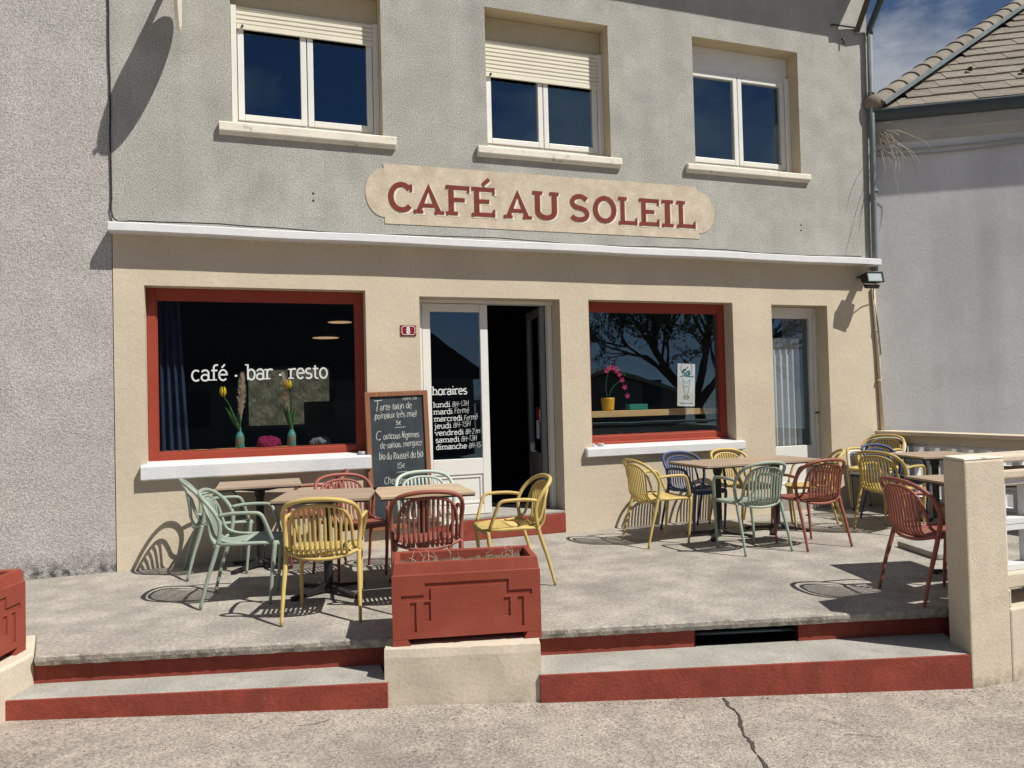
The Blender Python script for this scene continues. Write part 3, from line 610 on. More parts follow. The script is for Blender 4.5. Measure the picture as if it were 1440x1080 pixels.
# eave and roof edge (above the frame; it shades the top of the wall)
rf = MB().prism([(-.53, 6.80), (-.53, 6.95), (3.0, 8.9), (6.6, 6.95), (6.6, 6.80), (.0, 6.76)], -1.06, 7.60, axis=0)
cpart(rf, 'roof', 'wood_dark')
bz = MB().tube([(7.45, -.02, 5.98), (7.45, -.42, 6.62)], .045, 4); cpart(bz, 'eave_bracket', 'wood_dark')
bz = MB().tube([(7.06, -.01, 6.02), (7.06, -.03, 6.02), (7.45, -.03, 6.03)], .010, 6); bz.tube([(7.22, -.01, 5.86), (7.22, -.04, 5.86), (7.22, -.04, 5.79)], .010, 6); cpart(bz, 'iron_hook', 'metal_black', smooth=True)
for x, z in ((.71, 3.478), (.71, 3.408), (6.50, 3.478), (6.50, 3.412)):
    m_ = Matrix.Translation((x, .001, z)) @ Matrix.Rotation(R(90), 4, 'X'); cpart(MB().lathe([(.008, 0), (.011, .004), (.006, .006)], 8).xform(m_), 'bolt_head', 'metal_black')

# rooms behind the glass
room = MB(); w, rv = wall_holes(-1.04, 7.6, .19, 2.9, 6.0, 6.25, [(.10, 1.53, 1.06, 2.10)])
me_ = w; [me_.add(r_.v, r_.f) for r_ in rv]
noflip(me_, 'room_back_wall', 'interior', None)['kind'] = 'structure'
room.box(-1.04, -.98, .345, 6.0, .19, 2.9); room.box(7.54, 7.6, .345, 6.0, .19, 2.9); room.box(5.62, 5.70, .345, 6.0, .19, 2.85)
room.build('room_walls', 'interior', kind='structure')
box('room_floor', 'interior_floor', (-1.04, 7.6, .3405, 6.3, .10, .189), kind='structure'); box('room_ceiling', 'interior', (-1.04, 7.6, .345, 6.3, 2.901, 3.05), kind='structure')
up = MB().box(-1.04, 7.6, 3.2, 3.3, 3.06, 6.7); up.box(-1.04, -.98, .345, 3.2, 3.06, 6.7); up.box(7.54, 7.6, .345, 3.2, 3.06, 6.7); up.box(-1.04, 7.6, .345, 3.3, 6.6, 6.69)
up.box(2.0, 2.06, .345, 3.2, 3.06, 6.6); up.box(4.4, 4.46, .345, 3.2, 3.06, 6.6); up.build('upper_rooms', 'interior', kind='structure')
cpart(frame_mb(.10, 1.53, 1.06, 2.10, 6.05, 6.11, .05, mb=MB().box(.79, .84, 6.05, 6.11, 1.11, 2.05)), 'rear_window', 'pvc_shaded')

# ------------------------------------------------------------------ painted sign
sg = empty('painted_sign', (3.2, 0, 3.53), 0, label='long cream painted name panel reading CAF\u00c9 AU SOLEIL above the ledge', category='sign')
SI = Matrix.Translation((-3.2, 0, -3.53))
def notch(cx, z0, z1, d, s, n=14): # bulging round end
    h = (z1-z0)/2; zc = (z0+z1)/2
    return [(cx+s*d*cos(a), zc+h*sin(a)) for a in [(-pi/2+pi*i/n) for i in range(n+1)]]
right = notch(5.04, 3.30, 3.79, .22, 1); left = [(x, z) for x, z in notch(1.40, 3.285, 3.775, .19, -1)][::-1]
poly = [(1.40, 3.222), (5.05, 3.238)] + right + [(5.01, 3.842), (1.385, 3.825)] + left
MB().prism(poly, -.006, -.0005, axis=1).xform(SI).build('panel', 'sign_cream', sg)
SL = {'C': ([arc(.135, .5, .115, .46, 42, 318, 18)], []), 'A': ([[(.03, .04), (.15, .96), (.27, .04)], [(.085, .30), (.215, .30)]], [(.03, 0, .055, .055), (.27, 0, .055, .055)]),
      'F': ([[(.07, 0), (.07, 1)], [(.07, .93), (.27, .93)], [(.07, .52), (.22, .52)]], [(.07, 0, .06, .07), (.07, 1, .06, 0)]),
      'E': ([[(.07, 0), (.07, 1)], [(.07, .93), (.26, .93)], [(.07, .52), (.21, .52)], [(.07, .07), (.27, .07)]], [(.07, 1, .06, 0), (.07, 0, .06, 0)]),
      'U': ([[(.06, 1), (.06, .28)]+arc(.155, .28, .095, .24, 180, 360, 10)+[(.25, 1)]], [(.06, 1, .055, .055), (.25, 1, .055, .05)]),
      'S': ([arc(.13, .73, .10, .225, 25, 265, 12)+arc(.12, .27, .11, .225, 80, -155, 12)], []),
      'O': ([O_(.14, .5, .115, .455)], []), 'L': ([[(.07, 0), (.07, 1)], [(.07, .07), (.25, .07)]], [(.07, 1, .06, .06), (.07, 0, .06, 0)]),
      'I': ([[(.08, 0), (.08, 1)]], [(.08, 1, .065, .065), (.08, 0, .065, .065)])}
SPOT = [('C', 1.438, 1.683), ('A', 1.692, 2.010), ('F', 2.031, 2.285), ('\u00c9', 2.305, 2.561), ('A', 2.654, 2.972), ('U', 2.985, 3.289), ('S', 3.422, 3.652), ('O', 3.695, 3.983), ('L', 4.008, 4.240), ('E', 4.268, 4.523), ('I', 4.559, 4.707), ('L', 4.754, 4.999)]
for ch, xa, xb in SPOT:
    st_, sf = SL['E' if ch == '\u00c9' else ch]; zb = 3.342+.014*(xa-1.43)/3.5; H = .308
    def letter(dx, dz, y0):
        mb = MB(); Pm = lambda x, z, h: (x, y0-h, z); k = 0
        def rb(pts, w):
            nonlocal k; ribbon(mb, pts, w, .0004*k, Pm); k += 1
        for s in st_: rb([(a, b*H) for a, b in s], .056 if s[0][0] == s[-1][0] or len(s) > 4 or ch == 'A' and len(s) == 3 else .042)
        for a, b, l_, r_ in sf: zz = b*H + (.0185 if b < .5 else -.0185); rb([(a-l_, zz), (a+r_, zz)], .037)
        if ch == 'C': rb([(.235, .98*H), (.235, .72*H)], .030); 
        if ch in 'FE\u00c9': rb([(.262, H), (.262, .78*H)], .026)
        if ch in 'EL\u00c9': rb([(.262, 0), (.262, .26*H)], .026)
        lo = min(v[0] for v in mb.v); hi = max(v[0] for v in mb.v); zl = min(v[2] for v in mb.v); zh = max(v[2] for v in mb.v)
        mb.v = [(xa+dx+(v[0]-lo)/(hi-lo)*(xb-xa), v[1], zb+dz+(v[2]-zl)/(zh-zl)*H) for v in mb.v]
        if ch == '\u00c9': ribbon(mb, [(xa+dx+.125, zb+dz+H+.028), (xa+dx+.195, zb+dz+H+.088)], .040, .0004*k, Pm)
        return mb.xform(SI)
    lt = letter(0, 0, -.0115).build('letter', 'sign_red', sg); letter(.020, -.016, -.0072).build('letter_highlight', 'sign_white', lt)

# house number plate
np_ = empty('house_number_plate', (1.61, -.004, 2.152), 0, label='small red enamel house number plate with white 8', category='sign')
MB().box(-.08, .08, -.012, 0, -.054, .054).build('plate', 'plate_red', np_, bevel=.006)
Pn = lambda x, z, h: (x, -.0125-h, z)
mb = MB(); rect = [(-.05, -.042), (.05, -.042), (.066, -.026), (.066, .026), (.05, .042), (-.05, .042), (-.066, .026), (-.066, -.026), (-.05, -.042)]; ribbon(mb, rect, .006, .0004, Pn); mb.build('border', 'vinyl_white', np_)
mb = text_mb('8', .088, .015, Pn, x0=-.018, squash=.9); mb.v = [(a, b, c-.030) for a, b, c in mb.v]; mb.build('numeral', 'vinyl_white', np_)

# round projecting sign, mostly above the frame; its shadow falls on the left of the wall
rs = empty('projecting_sign', (-.45, 0, 5.08), 0, label='round projecting sign seen edge on at the top left', category='sign')
m_ = Matrix.Translation((0, -.41, 0)) @ Matrix.Rotation(R(90), 4, 'Y')
MB().lathe([(.30, -.018), (.33, -.014), (.33, .014), (.30, .018)], 40).xform(m_).build('disc', 'sill_old', rs)
MB().tube([(0, 0, .52), (0, -.30, .36), (0, -.44, .30)], .028, 8).build('bracket', 'metal_black', rs, smooth=True)
MB().tube([(0, -.74, -.02), (0, -.77, -.02), (0, -.775, .02)], .012, 6).build('clip', 'metal_black', rs, smooth=True)

# cables along the ledge and down the joint of the two houses
def wire(name, pts, r_, m, label, cat):
    o = MB().tube(pts, r_, 6).build(name, m, smooth=True, label=label, category=cat); return o
rg = random.Random(4)
wire('cable', [(-1.045+rg.uniform(-.004, .004), -.010, z) for z in [6.2-.12*i for i in range(25)]]+[(-1.05, -.012, 3.22), (-1.03, -.02, 3.14), (-.99, -.05, 3.10), (-.9, -.06, 3.105)], .007, 'metal_black', 'black cable running down the joint beside the grey wall', 'cable')
wire('cable', [(-.9+.25*i, -.06+rg.uniform(-.01, .01), 3.105+.012*sin(i*.6)+rg.uniform(-.004, .004)) for i in range(34)], .006, 'metal_black', 'thin dark cable lying along the top of the white ledge', 'cable')

# ------------------------------------------------------------------ house on the left
lh = empty('adjoining_house', (-4.5, 0, 0), 0, label='neighbouring house wall of coarse grey pebble render on the left', category='building')
MB().box(-8.5+4.5, -1.047+4.5, .004, 5, -.5, 6.3).build('wall', 'roughcast_left', lh)
MB().prism([(-.5, 5.98), (-.5, 6.12), (4, 8.4), (6, 8.4), (6, 6.0), (.0, 5.96)], -9+4.5, -1.06+4.5, axis=0).build('roof', 'wood_dark', lh)

# ------------------------------------------------------------------ downpipe, floodlight, conduit
dp = empty('downpipe', (7.60, -.06, 3), 0, label='zinc rainwater downpipe on the right corner of the cafe', category='pipe')
MB().tube([(.02, 0, 2.99), (.0, 0, 1.5), (-.02, .005, .1), (-.015, .01, -.06)], .036, 12).build('pipe', 'zinc', dp, smooth=True)
MB().tube([(.06, -.46, 3.80), (.05, -.30, 3.50), (.02, 0, 3.03), (.02, 0, 2.95)], [.045, .045, .042, .042], 12).build('elbow', 'zinc_dark', dp, smooth=True)
for z in (2.2, .95): MB().tube([(.008, 0, z-.015), (.008, 0, z+.015)], .043, 12).build('collar', 'zinc', dp, smooth=True)
fl = empty('floodlight', (7.335, -.235, 2.805), R(-8), label='black box floodlight under the right end of the ledge', category='lamp')
fl.scale = (.82, .9, .82); fm = Matrix.Rotation(R(-12), 4, 'X')
MB().prism([(-.07, -.075), (-.06, .075), (.04, .085), (.07, .04), (.05, -.06)], -.135, .135, axis=0).xform(fm).build('housing', 'plastic_black', fl, bevel=.008)
frame_mb(-.14, .14, -.085, .085, -.085, -.065, .022).xform(fm).build('bezel', 'plastic_black', fl, bevel=.004)
MB().box(-.118, .118, -.076, -.071, -.063, .063).xform(fm).build('lens', 'lamp_lens', fl)
MB().box(-.06, .07, .05, .245, .05, .075).build('arm', 'plastic_black', fl)
MB().prism([(-.06, -.10), (.05, -.07), (.04, -.13), (-.02, -.15)], -.10, .10, axis=0).build('sensor_hood', 'plastic_black', fl, bevel=.005)
cd = empty('conduit', (7.60, -.03, .93), 0, label='cream electrical conduit below the floodlight', category='pipe')
MB().tube([(-.045, 0, 1.80), (.005, 0, .95), (.03, 0, 0)], .022, 10).build('tube', 'cream', cd, smooth=True)
MB().tube([(-.20, -.2, 1.83), (-.12, -.08, 1.74), (-.045, -.012, 1.66), (-.01, -.03, 1.3), (.02, -.028, .95)], .006, 6).build('cable', 'metal_black', cd, smooth=True)
for z in (1.25, .62): MB().tube([(-.02+(1.25-z)*.03, 0, z), (-.02+(1.25-z)*.03, 0, z+.02)], .027, 10).build('clip', 'cream', cd, smooth=True)

# ------------------------------------------------------------------ house on the right
aN = R(-32); eN = Vector((cos(aN), sin(aN), 0)); wN = Vector((-sin(aN), cos(aN), 0)); N0 = Vector((7.74, .05, 0)); EZ = 4.87
nh = empty('neighbouring_house', N0, aN, label='pale rendered house with tiled hip roof on the right', category='building')
MB().box(-1.2, 14, .03, 6, -.6, EZ+.10).build('wall', 'render_white', nh)
MB().prism([(.028, 4.60), (.0, 4.62), (-.02, 4.70), (-.05, 4.72), (-.06, 4.86), (-.03, 4.99), (.03, 5.02)], -.4, 14, axis=0).build('fascia', 'fascia', nh)
gt = [(-.09+.085*cos(a), EZ+.11+.125*sin(a)) for a in [pi+pi*i/10 for i in range(11)]]
gt2 = [(-.09+.078*cos(a), EZ+.113+.118*sin(a)) for a in [2*pi-pi*i/10 for i in range(11)]]
MB().prism(gt+gt2, -.05, 14, axis=0).build('gutter', 'zinc_dark', nh)
MB().tube([(-.05, -.175, EZ+.113), (14, -.175, EZ+.113)], .009, 6).build('gutter_bead', 'zinc', nh)
MB().tube([(-.05, -.02, EZ-.015), (14, -.02, EZ-.015)], .012, 6).build('gutter_edge', 'zinc', nh)
PT = R(39.5); cp, sp = cos(PT), sin(PT)
rfm = Matrix.Translation((0, -.04, EZ+.15)) @ Matrix.Rotation(PT, 4, 'X')
# roof plane in its own axes: x along eave, y up the slope; hip cuts x > y*cos(pitch)
up_ = MB().add([(-.05, 0, -.03), (14, 0, -.03), (14, 5.4, -.03), (5.4*cp, 5.4, -.03)], [(0, 1, 2, 3)]); up_.xform(rfm)
roof = up_.build('roof', 'roof_under', nh)
TWD, TGA = .300, .275; tile_me = None; ntile = 0
tm = MB().prism([(0, 0), (TGA+.05, -.022), (TGA+.05, -.036), (0, -.026)], .002, TWD-.003, axis=0)
tile_me = tm.mesh('tile'); tile_me.materials.append(MATS['tile'])
for j in range(13):
    off = -.15 if j % 2 else 0
    for i in range(-1, 24):
        x, y = i*TWD+off, j*TGA
        if x < y*cp-.02 or x > 5.2+j*.12 or ntile >= 235: continue
        o = bpy.data.objects.new('tile', tile_me); COL.objects.link(o); o.parent = roof
        o.matrix_local = rfm @ Matrix.Translation((x, y-.03+random.uniform(-.006, .006), .042+random.uniform(-.004, .004))) @ Matrix.Rotation(R(random.uniform(-1, 1)), 4, 'Z'); ntile += 1
# plain continuation of the tile field outside the frame
cont = MB()
for j in range(18):
    x0_ = max(5.5+j*.12, j*TGA*cp); cont.prism([(j*TGA-.03, .042), (j*TGA+.30, .020), (j*TGA+.30, .008), (j*TGA-.03, .016)], x0_+.35, 13.9, axis=0)
cont.xform(rfm).build('tile_rows', 'tile', roof)['kind'] = 'stuff'
# hip: flashing strip and half round hip tiles
hipd = Vector((cp, 1, 0)).normalized()
hd_ = (rfm.to_3x3() @ hipd); h0 = rfm @ Vector((-.02, -.02, .06))
sd_ = Vector((0, 0, 1)).cross(hd_).normalized(); un_ = hd_.cross(sd_).normalized(); un_ = un_ if un_.z > 0 else -un_
if sd_.x > 0: sd_ = -sd_
mb = MB(); a_ = h0; b_ = h0+hd_*6
off1, off2 = -sd_*.10, -sd_*.17
mb.add([a_+off1+un_*.03, b_+off1+un_*.03, b_+off2+un_*.012, a_+off2+un_*.012, a_+off1-un_*.03, b_+off1-un_*.03, b_+off2-un_*.03, a_+off2-un_*.03], [(0, 1, 2, 3), (3, 2, 6, 7), (0, 1, 5, 4)]); mb.build('flashing', 'zinc', roof)
for k in range(14):
    mb = MB(); n = 10; ring = []
    for (t, r_) in ((0, .155), (.40, .13)):
        for (rr_, s_) in ((r_, 1), (r_-.018, -1)):
            for i in range(n+1):
                a = pi*i/n; ring.append(h0+hd_*(k*.335+t)+sd_*(rr_*cos(a))+un_*(rr_*sin(a)*.85-.01))
    m1 = n+1; mb.v = [tuple(v) for v in ring]
    for i in range(n):
        mb.f += [(i, i+1, 2*m1+i+1, 2*m1+i), (m1+i, m1+i+1, 3*m1+i+1, 3*m1+i), (i, i+1, m1+i+1, m1+i), (2*m1+i, 2*m1+i+1, 3*m1+i+1, 3*m1+i)]
    mb.f += [(0, m1, 3*m1, 2*m1), (n, m1+n, 3*m1+n, 2*m1+n)]
    mb.build('hip_tile', 'tile', roof, smooth=False)
m_ = Matrix.Translation(h0+un_*.03) ; MB().lathe([(.06, -.09), (.12, -.06), (.135, .02), (.10, .09), (.04, .12)], 12).xform(m_).build('hip_end_cap', 'tile', roof, smooth=True)
for x, j in ((1.35, 3), (2.45, 3), (1.9, 2), (3.05, 2), (2.6, 1), (3.5, 4), (4.3, 3), (3.9, 1)):
    mb = MB().prism([(0, 0), (.10, 0), (.015, .055)], 0, .04, axis=0); mb.xform(rfm @ Matrix.Translation((x, j*TGA+.10, .055))); mb.build('snow_guard', 'roof_under', roof)
# cables under the eave
for z0, dz in ((4.52, .03), (4.47, .05)):
    MB().tube([(-.3+.5*i, .012, z0-dz*sin(i*.7)) for i in range(20)], .010, 5).build('eave_cable', 'fascia', nh, smooth=True)
# dry climber clinging to the downpipe
dv = empty('dry_climber', (7.72, -.02, 4.6), 0, label='tangle of dry climber stems hanging on the downpipe', category='plant')
rg = random.Random(17)
for k in range(30):
    hi_ = k % 3 == 0
    p = Vector((rg.uniform(-.03, .06), rg.uniform(-.06, .0), rg.uniform(.05, .35) if hi_ else rg.uniform(-.15, .12))); d = Vector((rg.uniform(-.1, .8), -rg.uniform(.0, .7), rg.uniform(-.6, .9))).normalized(); pts = [p.copy()]
    Ls = rg.uniform(.15, .38) if hi_ else rg.uniform(.2, .85); cu = rg.uniform(.12, .34)
    for i in range(10): d = (d+Vector((rg.uniform(-.32, .28), rg.uniform(-.25, .25), -cu+rg.uniform(-.2, .2)))).normalized(); p = p+d*Ls/10; pts.append(p.copy())
    MB().tube(pts, [rg.uniform(.0022, .0042)]*9+[.0018, .001], 4).build('stem', 'twig_dry', dv, smooth=True)

# ------------------------------------------------------------------ parapet on the right and balustrade with pillar
pp = empty('parapet', (7.56, -2.0, 0), 0, label='low cream parapet with white pierced blocks along the right side of the terrace', category='wall')
MB().box(-.06, .22, -2.2, 1.97, .885, .930).build('coping', 'cream', pp, bevel=.006)
MB().box(0, .16, -2.2, 1.96, .79, .884).build('beam', 'cream', pp)
MB().box(-.002, .165, -2.2, 1.96, -.5, .12).build('base', 'cream', pp)
nb = 0
def claustra(parent, x0, x1, z0, z1, cell, bar, thick, along, c0):
    """white pierced concrete blocks, each a ring of four bars"""
    n = int(round((x1-x0)/cell)); mz = int(round((z1-z0)/cell)); cw = (x1-x0)/n; chh = (z1-z0)/mz
    fm = frame_mb(0.002, cw-.002, 0.002, chh-.002, 0, thick, bar)
    if along == 'y': fm.v = [(y, x, z) for x, y, z in fm.v]
    me = fm.mesh('pierced_block'); me.materials.append(MATS['white_paint'])
    for i in range(n):
        for j in range(mz):
            o = bpy.data.objects.new('pierced_block', me); COL.objects.link(o); o.parent = parent
            o.location = (x0+i*cw, c0, z0+j*chh) if along == 'x' else (c0, x0+i*cw, z0+j*chh)
claustra(pp, -2.2, 1.94, .122, .788, .22, .035, .10, 'y', .03)

bl = empty('balustrade', (4.13, -4.12, -.4), 0, label='cream rough rendered balustrade with square end pillar at the right of the steps', category='wall')
BI = Matrix.Translation((-4.13, 4.12, .4))
def bpart(mb, name, m, bevel=.012): mb.xform(BI); return mb.build(name, m, bl, bevel=bevel)
rg = random.Random(31)
def rough_box(x0, x1, y0, y1, z0, z1, nx, nz, amp, xb=None):
    mb = MB(); 
    def face(u, v, fix, ax):
        pass
    xs = [x0+(x1-x0)*i/nx for i in range(nx+1)]; zs = [z0+(z1-z0)*j/nz for j in range(nz+1)]
    g = [(x+(0 if 0 < i < nx else 0), y0+(rg.uniform(-amp, amp) if 0 < i < nx and 0 < j < nz else 0), z) for j, z in enumerate(zs) for i, x in enumerate(xs)]
    w = nx+1; mb.add(g, [(j*w+i, j*w+i+1, (j+1)*w+i+1, (j+1)*w+i) for j in range(nz) for i in range(nx)])
    L_ = [(0+j*w) for j in range(nz+1)]; R_ = [nx+j*w for j in range(nz+1)]; T_ = [nz*w+i for i in range(nx+1)]
    xb = xb or x0; o = len(mb.v); mb.v += [(xb, y1, z0), (x1, y1, z0), (x1, y1, z1), (xb, y1, z1)]
    mb.f += [tuple([o, o+3]+L_[::-1]), tuple([o+2, o+1]+R_), tuple([o+3, o+2]+T_[::-1]), (o, o+1, o+2, o+3)]
    return mb
bpart(rough_box(4.125, 4.46, -4.125, -3.885, -.6, .985, 14, 50, .0, 4.225), 'pillar', 'cream_rough')
bpart(MB().prism([(4.127, -4.122), (4.458, -4.122), (4.458, -3.888), (4.226, -3.888)], .9855, 1.0), 'pillar_top', 'sill_old', .008)  # thin paler layer over the pillar, same outline, no separate cap
bpart(MB().box(4.462, 8.2, -4.10, -3.86, .955, 1.0), 'top_rail', 'cream_rough')
bpart(MB().box(4.462, 8.2, -4.085, -3.90, .85, .907), 'middle_rail', 'cream_rough')
bpart(MB().box(4.462, 8.2, -4.11, -3.86, .175, .27), 'bottom_rail', 'cream_rough')
bpart(MB().box(4.462, 8.2, -4.125, -3.86, -.6, .058), 'base_wall', 'cream_dirty')
for x in (4.462, 5.2, 6.1, 7.0, 7.9): bpart(MB().box(x, x+(.12 if x > 5 else .03), -4.115, -3.87, .059, .174), 'drain_pier', 'cream_rough')
bq = empty('balustrade_grid', (4.505, -4.06, .271), 0, label='white pierced block grid set in the balustrade beside the pillar', category='fence')
claustra(bq, 0, 3.5, 0, .578, .29, .034, .09, 'x', 0)

# ------------------------------------------------------------------ planters
def planter(name, loc, rz, label, W=.885, D=.40, H=.485):
    """art deco concrete trough: body with recessed stepped relief, feet, rim, soil. x along the front, y=0 front face, going back"""
    e = empty(name, loc, rz, label=label, category='planter', group='red concrete planters')
    def inrect(x, z): # groove test in front-face coordinates, u from centre
        u = abs(x-W/2)
        band = (u < .25 and .335 < z < .362) or (.215 < u < .25 and .262 < z < .362) or (.215 < u < .39 and .262 < z < .295)
        bars = (.217 < u < .258 and .14 < z < .252) or (.302 < u < .339 and .077 < z < .252)
        return band or bars
    us = sorted({0, .215, .217, .25, .258, .302, .339, .39, W/2}); xs = sorted({W/2-u for u in us} | {W/2+u for u in us}); zs = [.04, .077, .14, .252, .262, .295, .335, .362, H-.075]
    mb = MB(); dpt = .009
    dep = [[dpt if inrect((xs[i]+xs[i+1])/2, (zs[j]+zs[j+1])/2) else 0 for j in range(len(zs)-1)] for i in range(len(xs)-1)]
    for i in range(len(xs)-1):
        for j in range(len(zs)-1):
            a, b, c, d, y = xs[i], xs[i+1], zs[j], zs[j+1], dep[i][j]
            mb.add([(a, y, c), (b, y, c), (b, y, d), (a, y, d)], [(0, 1, 2, 3)])
            if i+1 < len(xs)-1 and dep[i+1][j] != y: y2 = dep[i+1][j]; mb.add([(b, y, c), (b, y2, c), (b, y2, d), (b, y, d)], [(0, 1, 2, 3)])
            if j+1 < len(zs)-1 and dep[i][j+1] != y: y2 = dep[i][j+1]; mb.add([(a, y, d), (b, y, d), (b, y2, d), (a, y2, d)], [(0, 1, 2, 3)])
    zt = H-.075
    mb.add([(0, 0, .04), (W, 0, .04), (W, D, .04), (0, D, .04), (0, 0, zt), (W, 0, zt), (W, D, zt), (0, D, zt)], [(0, 3, 2, 1), (1, 2, 6, 5), (2, 3, 7, 6), (3, 0, 4, 7)])
    bm = bmesh.new(); me = bpy.data.meshes.new('body'); me.from_pydata(mb.v, [], mb.f); bm.from_mesh(me); bmesh.ops.remove_doubles(bm, verts=bm.verts, dist=.0004); bmesh.ops.recalc_face_normals(bm, faces=bm.faces); bm.to_mesh(me); bm.free()
    body = link('body', me, 'red_planter', e)
    # rim: sloping band, then the wall thickness and the inside
    t = .035; rim = MB()
    A = [(0, 0, zt), (W, 0, zt), (W, D, zt), (0, D, zt)]; B = [(.004, .004, zt+.006), (W-.004, .004, zt+.006), (W-.004, D-.004, zt+.006), (.004, D-.004, zt+.006)]
    C_ = [(.014, .014, H), (W-.014, .014, H), (W-.014, D-.014, H), (.014, D-.014, H)]; Di = [(.014+t, .014+t, H-.004), (W-.014-t, .014+t, H-.004), (W-.014-t, D-.014-t, H-.004), (.014+t, D-.014-t, H-.004)]; Ei = [(x, y, H-.10) for x, y, z in Di]
    rings = [A, B, C_, Di, Ei]; rim.v = [v for r_ in rings for v in r_]
    for k in range(4):
        for i in range(4): rim.f.append((k*4+i, k*4+(i+1) % 4, (k+1)*4+(i+1) % 4, (k+1)*4+i))
    rim.build('rim', 'red_planter', e, bevel=.004)
    for x in (0, W-.105): MB().prism([(x, 0), (x+.105, 0), (x+.085 if x == 0 else x+.105, .039), (x if x == 0 else x+.02, .039)], .001, D-.001, axis=1).build('foot', 'red_planter', e)
    so = MB(); nx, ny = 30, 12; g = []
    for j in range(ny+1):
        for i in range(nx+1): g.append((.049+(W-.098)*i/nx, .049+(D-.098)*j/ny, H-.055+random.uniform(-.012, .012)))
    so.add(g, [(j*(nx+1)+i, j*(nx+1)+i+1, (j+1)*(nx+1)+i+1, (j+1)*(nx+1)+i) for j in range(ny) for i in range(nx)]); so.build('soil', 'soil', e, smooth=True)
    rg = random.Random(int(loc[0]*100)); st_ = MB()
    for k in range(22):
        x, y = rg.uniform(.07, W-.07), rg.uniform(.07, D-.07); h = rg.uniform(.03, .11); st_.tube([(x, y, H-.06), (x+rg.uniform(-.02, .02), y+rg.uniform(-.02, .02), H-.06+h*.6), (x+rg.uniform(-.05, .05), y+rg.uniform(-.05, .05), H-.06+h)], [.0022, .0018, .001], 4)
    st_.build('dry_stalks', 'twig_dry', e)['kind'] = 'stuff'
    return e
planter('planter', (.825, -3.085, -.006), R(-11.5), 'red concrete planter with stepped relief standing on the cream plinth')
planter('planter', (-1.470, -3.100, .006), R(74), 'red concrete planter cut off by the left edge')

# ------------------------------------------------------------------ tables
def make_table_meshes():
    T = {}
    S = .35
    T['panel'] = MB().box(-S+.004, S-.004, -S+.004, S-.004, .716, .7285).mesh('tabletop')
    pw = .70/5
    T['plank'] = MB().box(-S, S, .0008, pw-.0008, .729, .745).mesh('plank')
    col = MB().lathe([(.052, .02), (.052, .05), (.034, .07), (.034, .62), (.045, .64), (.045, .69)], 14); T['column'] = col.mesh('column')
    br = MB().prism([(-.20, .7155), (.20, .7155), (.20, .695), (.06, .675), (-.06, .675), (-.20, .695)], -.03, .03, axis=1); br.prism([(-.16, .7155), (.16, .7155), (.16, .70), (.05, .68), (-.05, .68), (-.16, .70)], -.028, .028, axis=0)
    br.tube([(.07, .03, .69), (.13, .05, .69), (.135, .08, .69), (.09, .09, .69)], .007, 6); T['bracket'] = br.mesh('bracket')
    ft = MB().prism([(.03, .016), (.03, .075), (.10, .052), (.30, .030), (.325, .026), (.325, .012), (.30, .012), (.10, .02)], -.022, .022, axis=1); ft.lathe([(.028, 0), (.028, .012)], 10, (.305, 0, 0)); T['foot'] = ft.mesh('foot')
    return T
TM_ = make_table_meshes()
def table(loc, rz, label, group, scale_y=1.0, wood='table_wood'):
    e = empty('bistro_table', loc, rz, label=label, category='table', group=group)
    tp = link('tabletop', TM_['panel'], 'metal_black', e)
    tp.scale = (1, scale_y, 1)
    for k in range(5):
        o = link('plank', TM_['plank'], wood, tp, own=True); o.location = (0, -.35+.14*k, 0)
    link('column', TM_['column'], 'metal_black', e, smooth=False); link('bracket', TM_['bracket'], 'metal_black', e)
    for k in range(4): o = link('foot', TM_['foot'], 'metal_black', e); o.rotation_euler = (0, 0, R(45+90*k))
    return e
GL, GR = 'tables on the left of the terrace', 'tables on the right of the terrace'
table((.16, -.37, 0), R(-2), 'small wooden bistro table against the cream wall under the left shop window', GL, .86)
table((.62, -1.58, 0), R(-15), 'wooden bistro table left half of the joined pair before the chalkboard', GL)
table((1.33, -1.70, 0), R(-4), 'wooden bistro table right half of the joined pair before the door', GL, 1.0, 'table_wood_pale')
table((4.56, -.93, 0), R(0), 'wooden bistro table left half of the pair under the right shop window', GR)
table((5.27, -.93, 0), R(0), 'wooden bistro table right half of the pair by the side door', GR)
table((6.92, -1.42, 0), R(-14), 'wooden bistro table beside the parapet partly hidden behind the pillar', GR)
table((5.22, -3.30, 0), R(-14), 'wooden bistro table mostly hidden behind the cream pillar', GR)

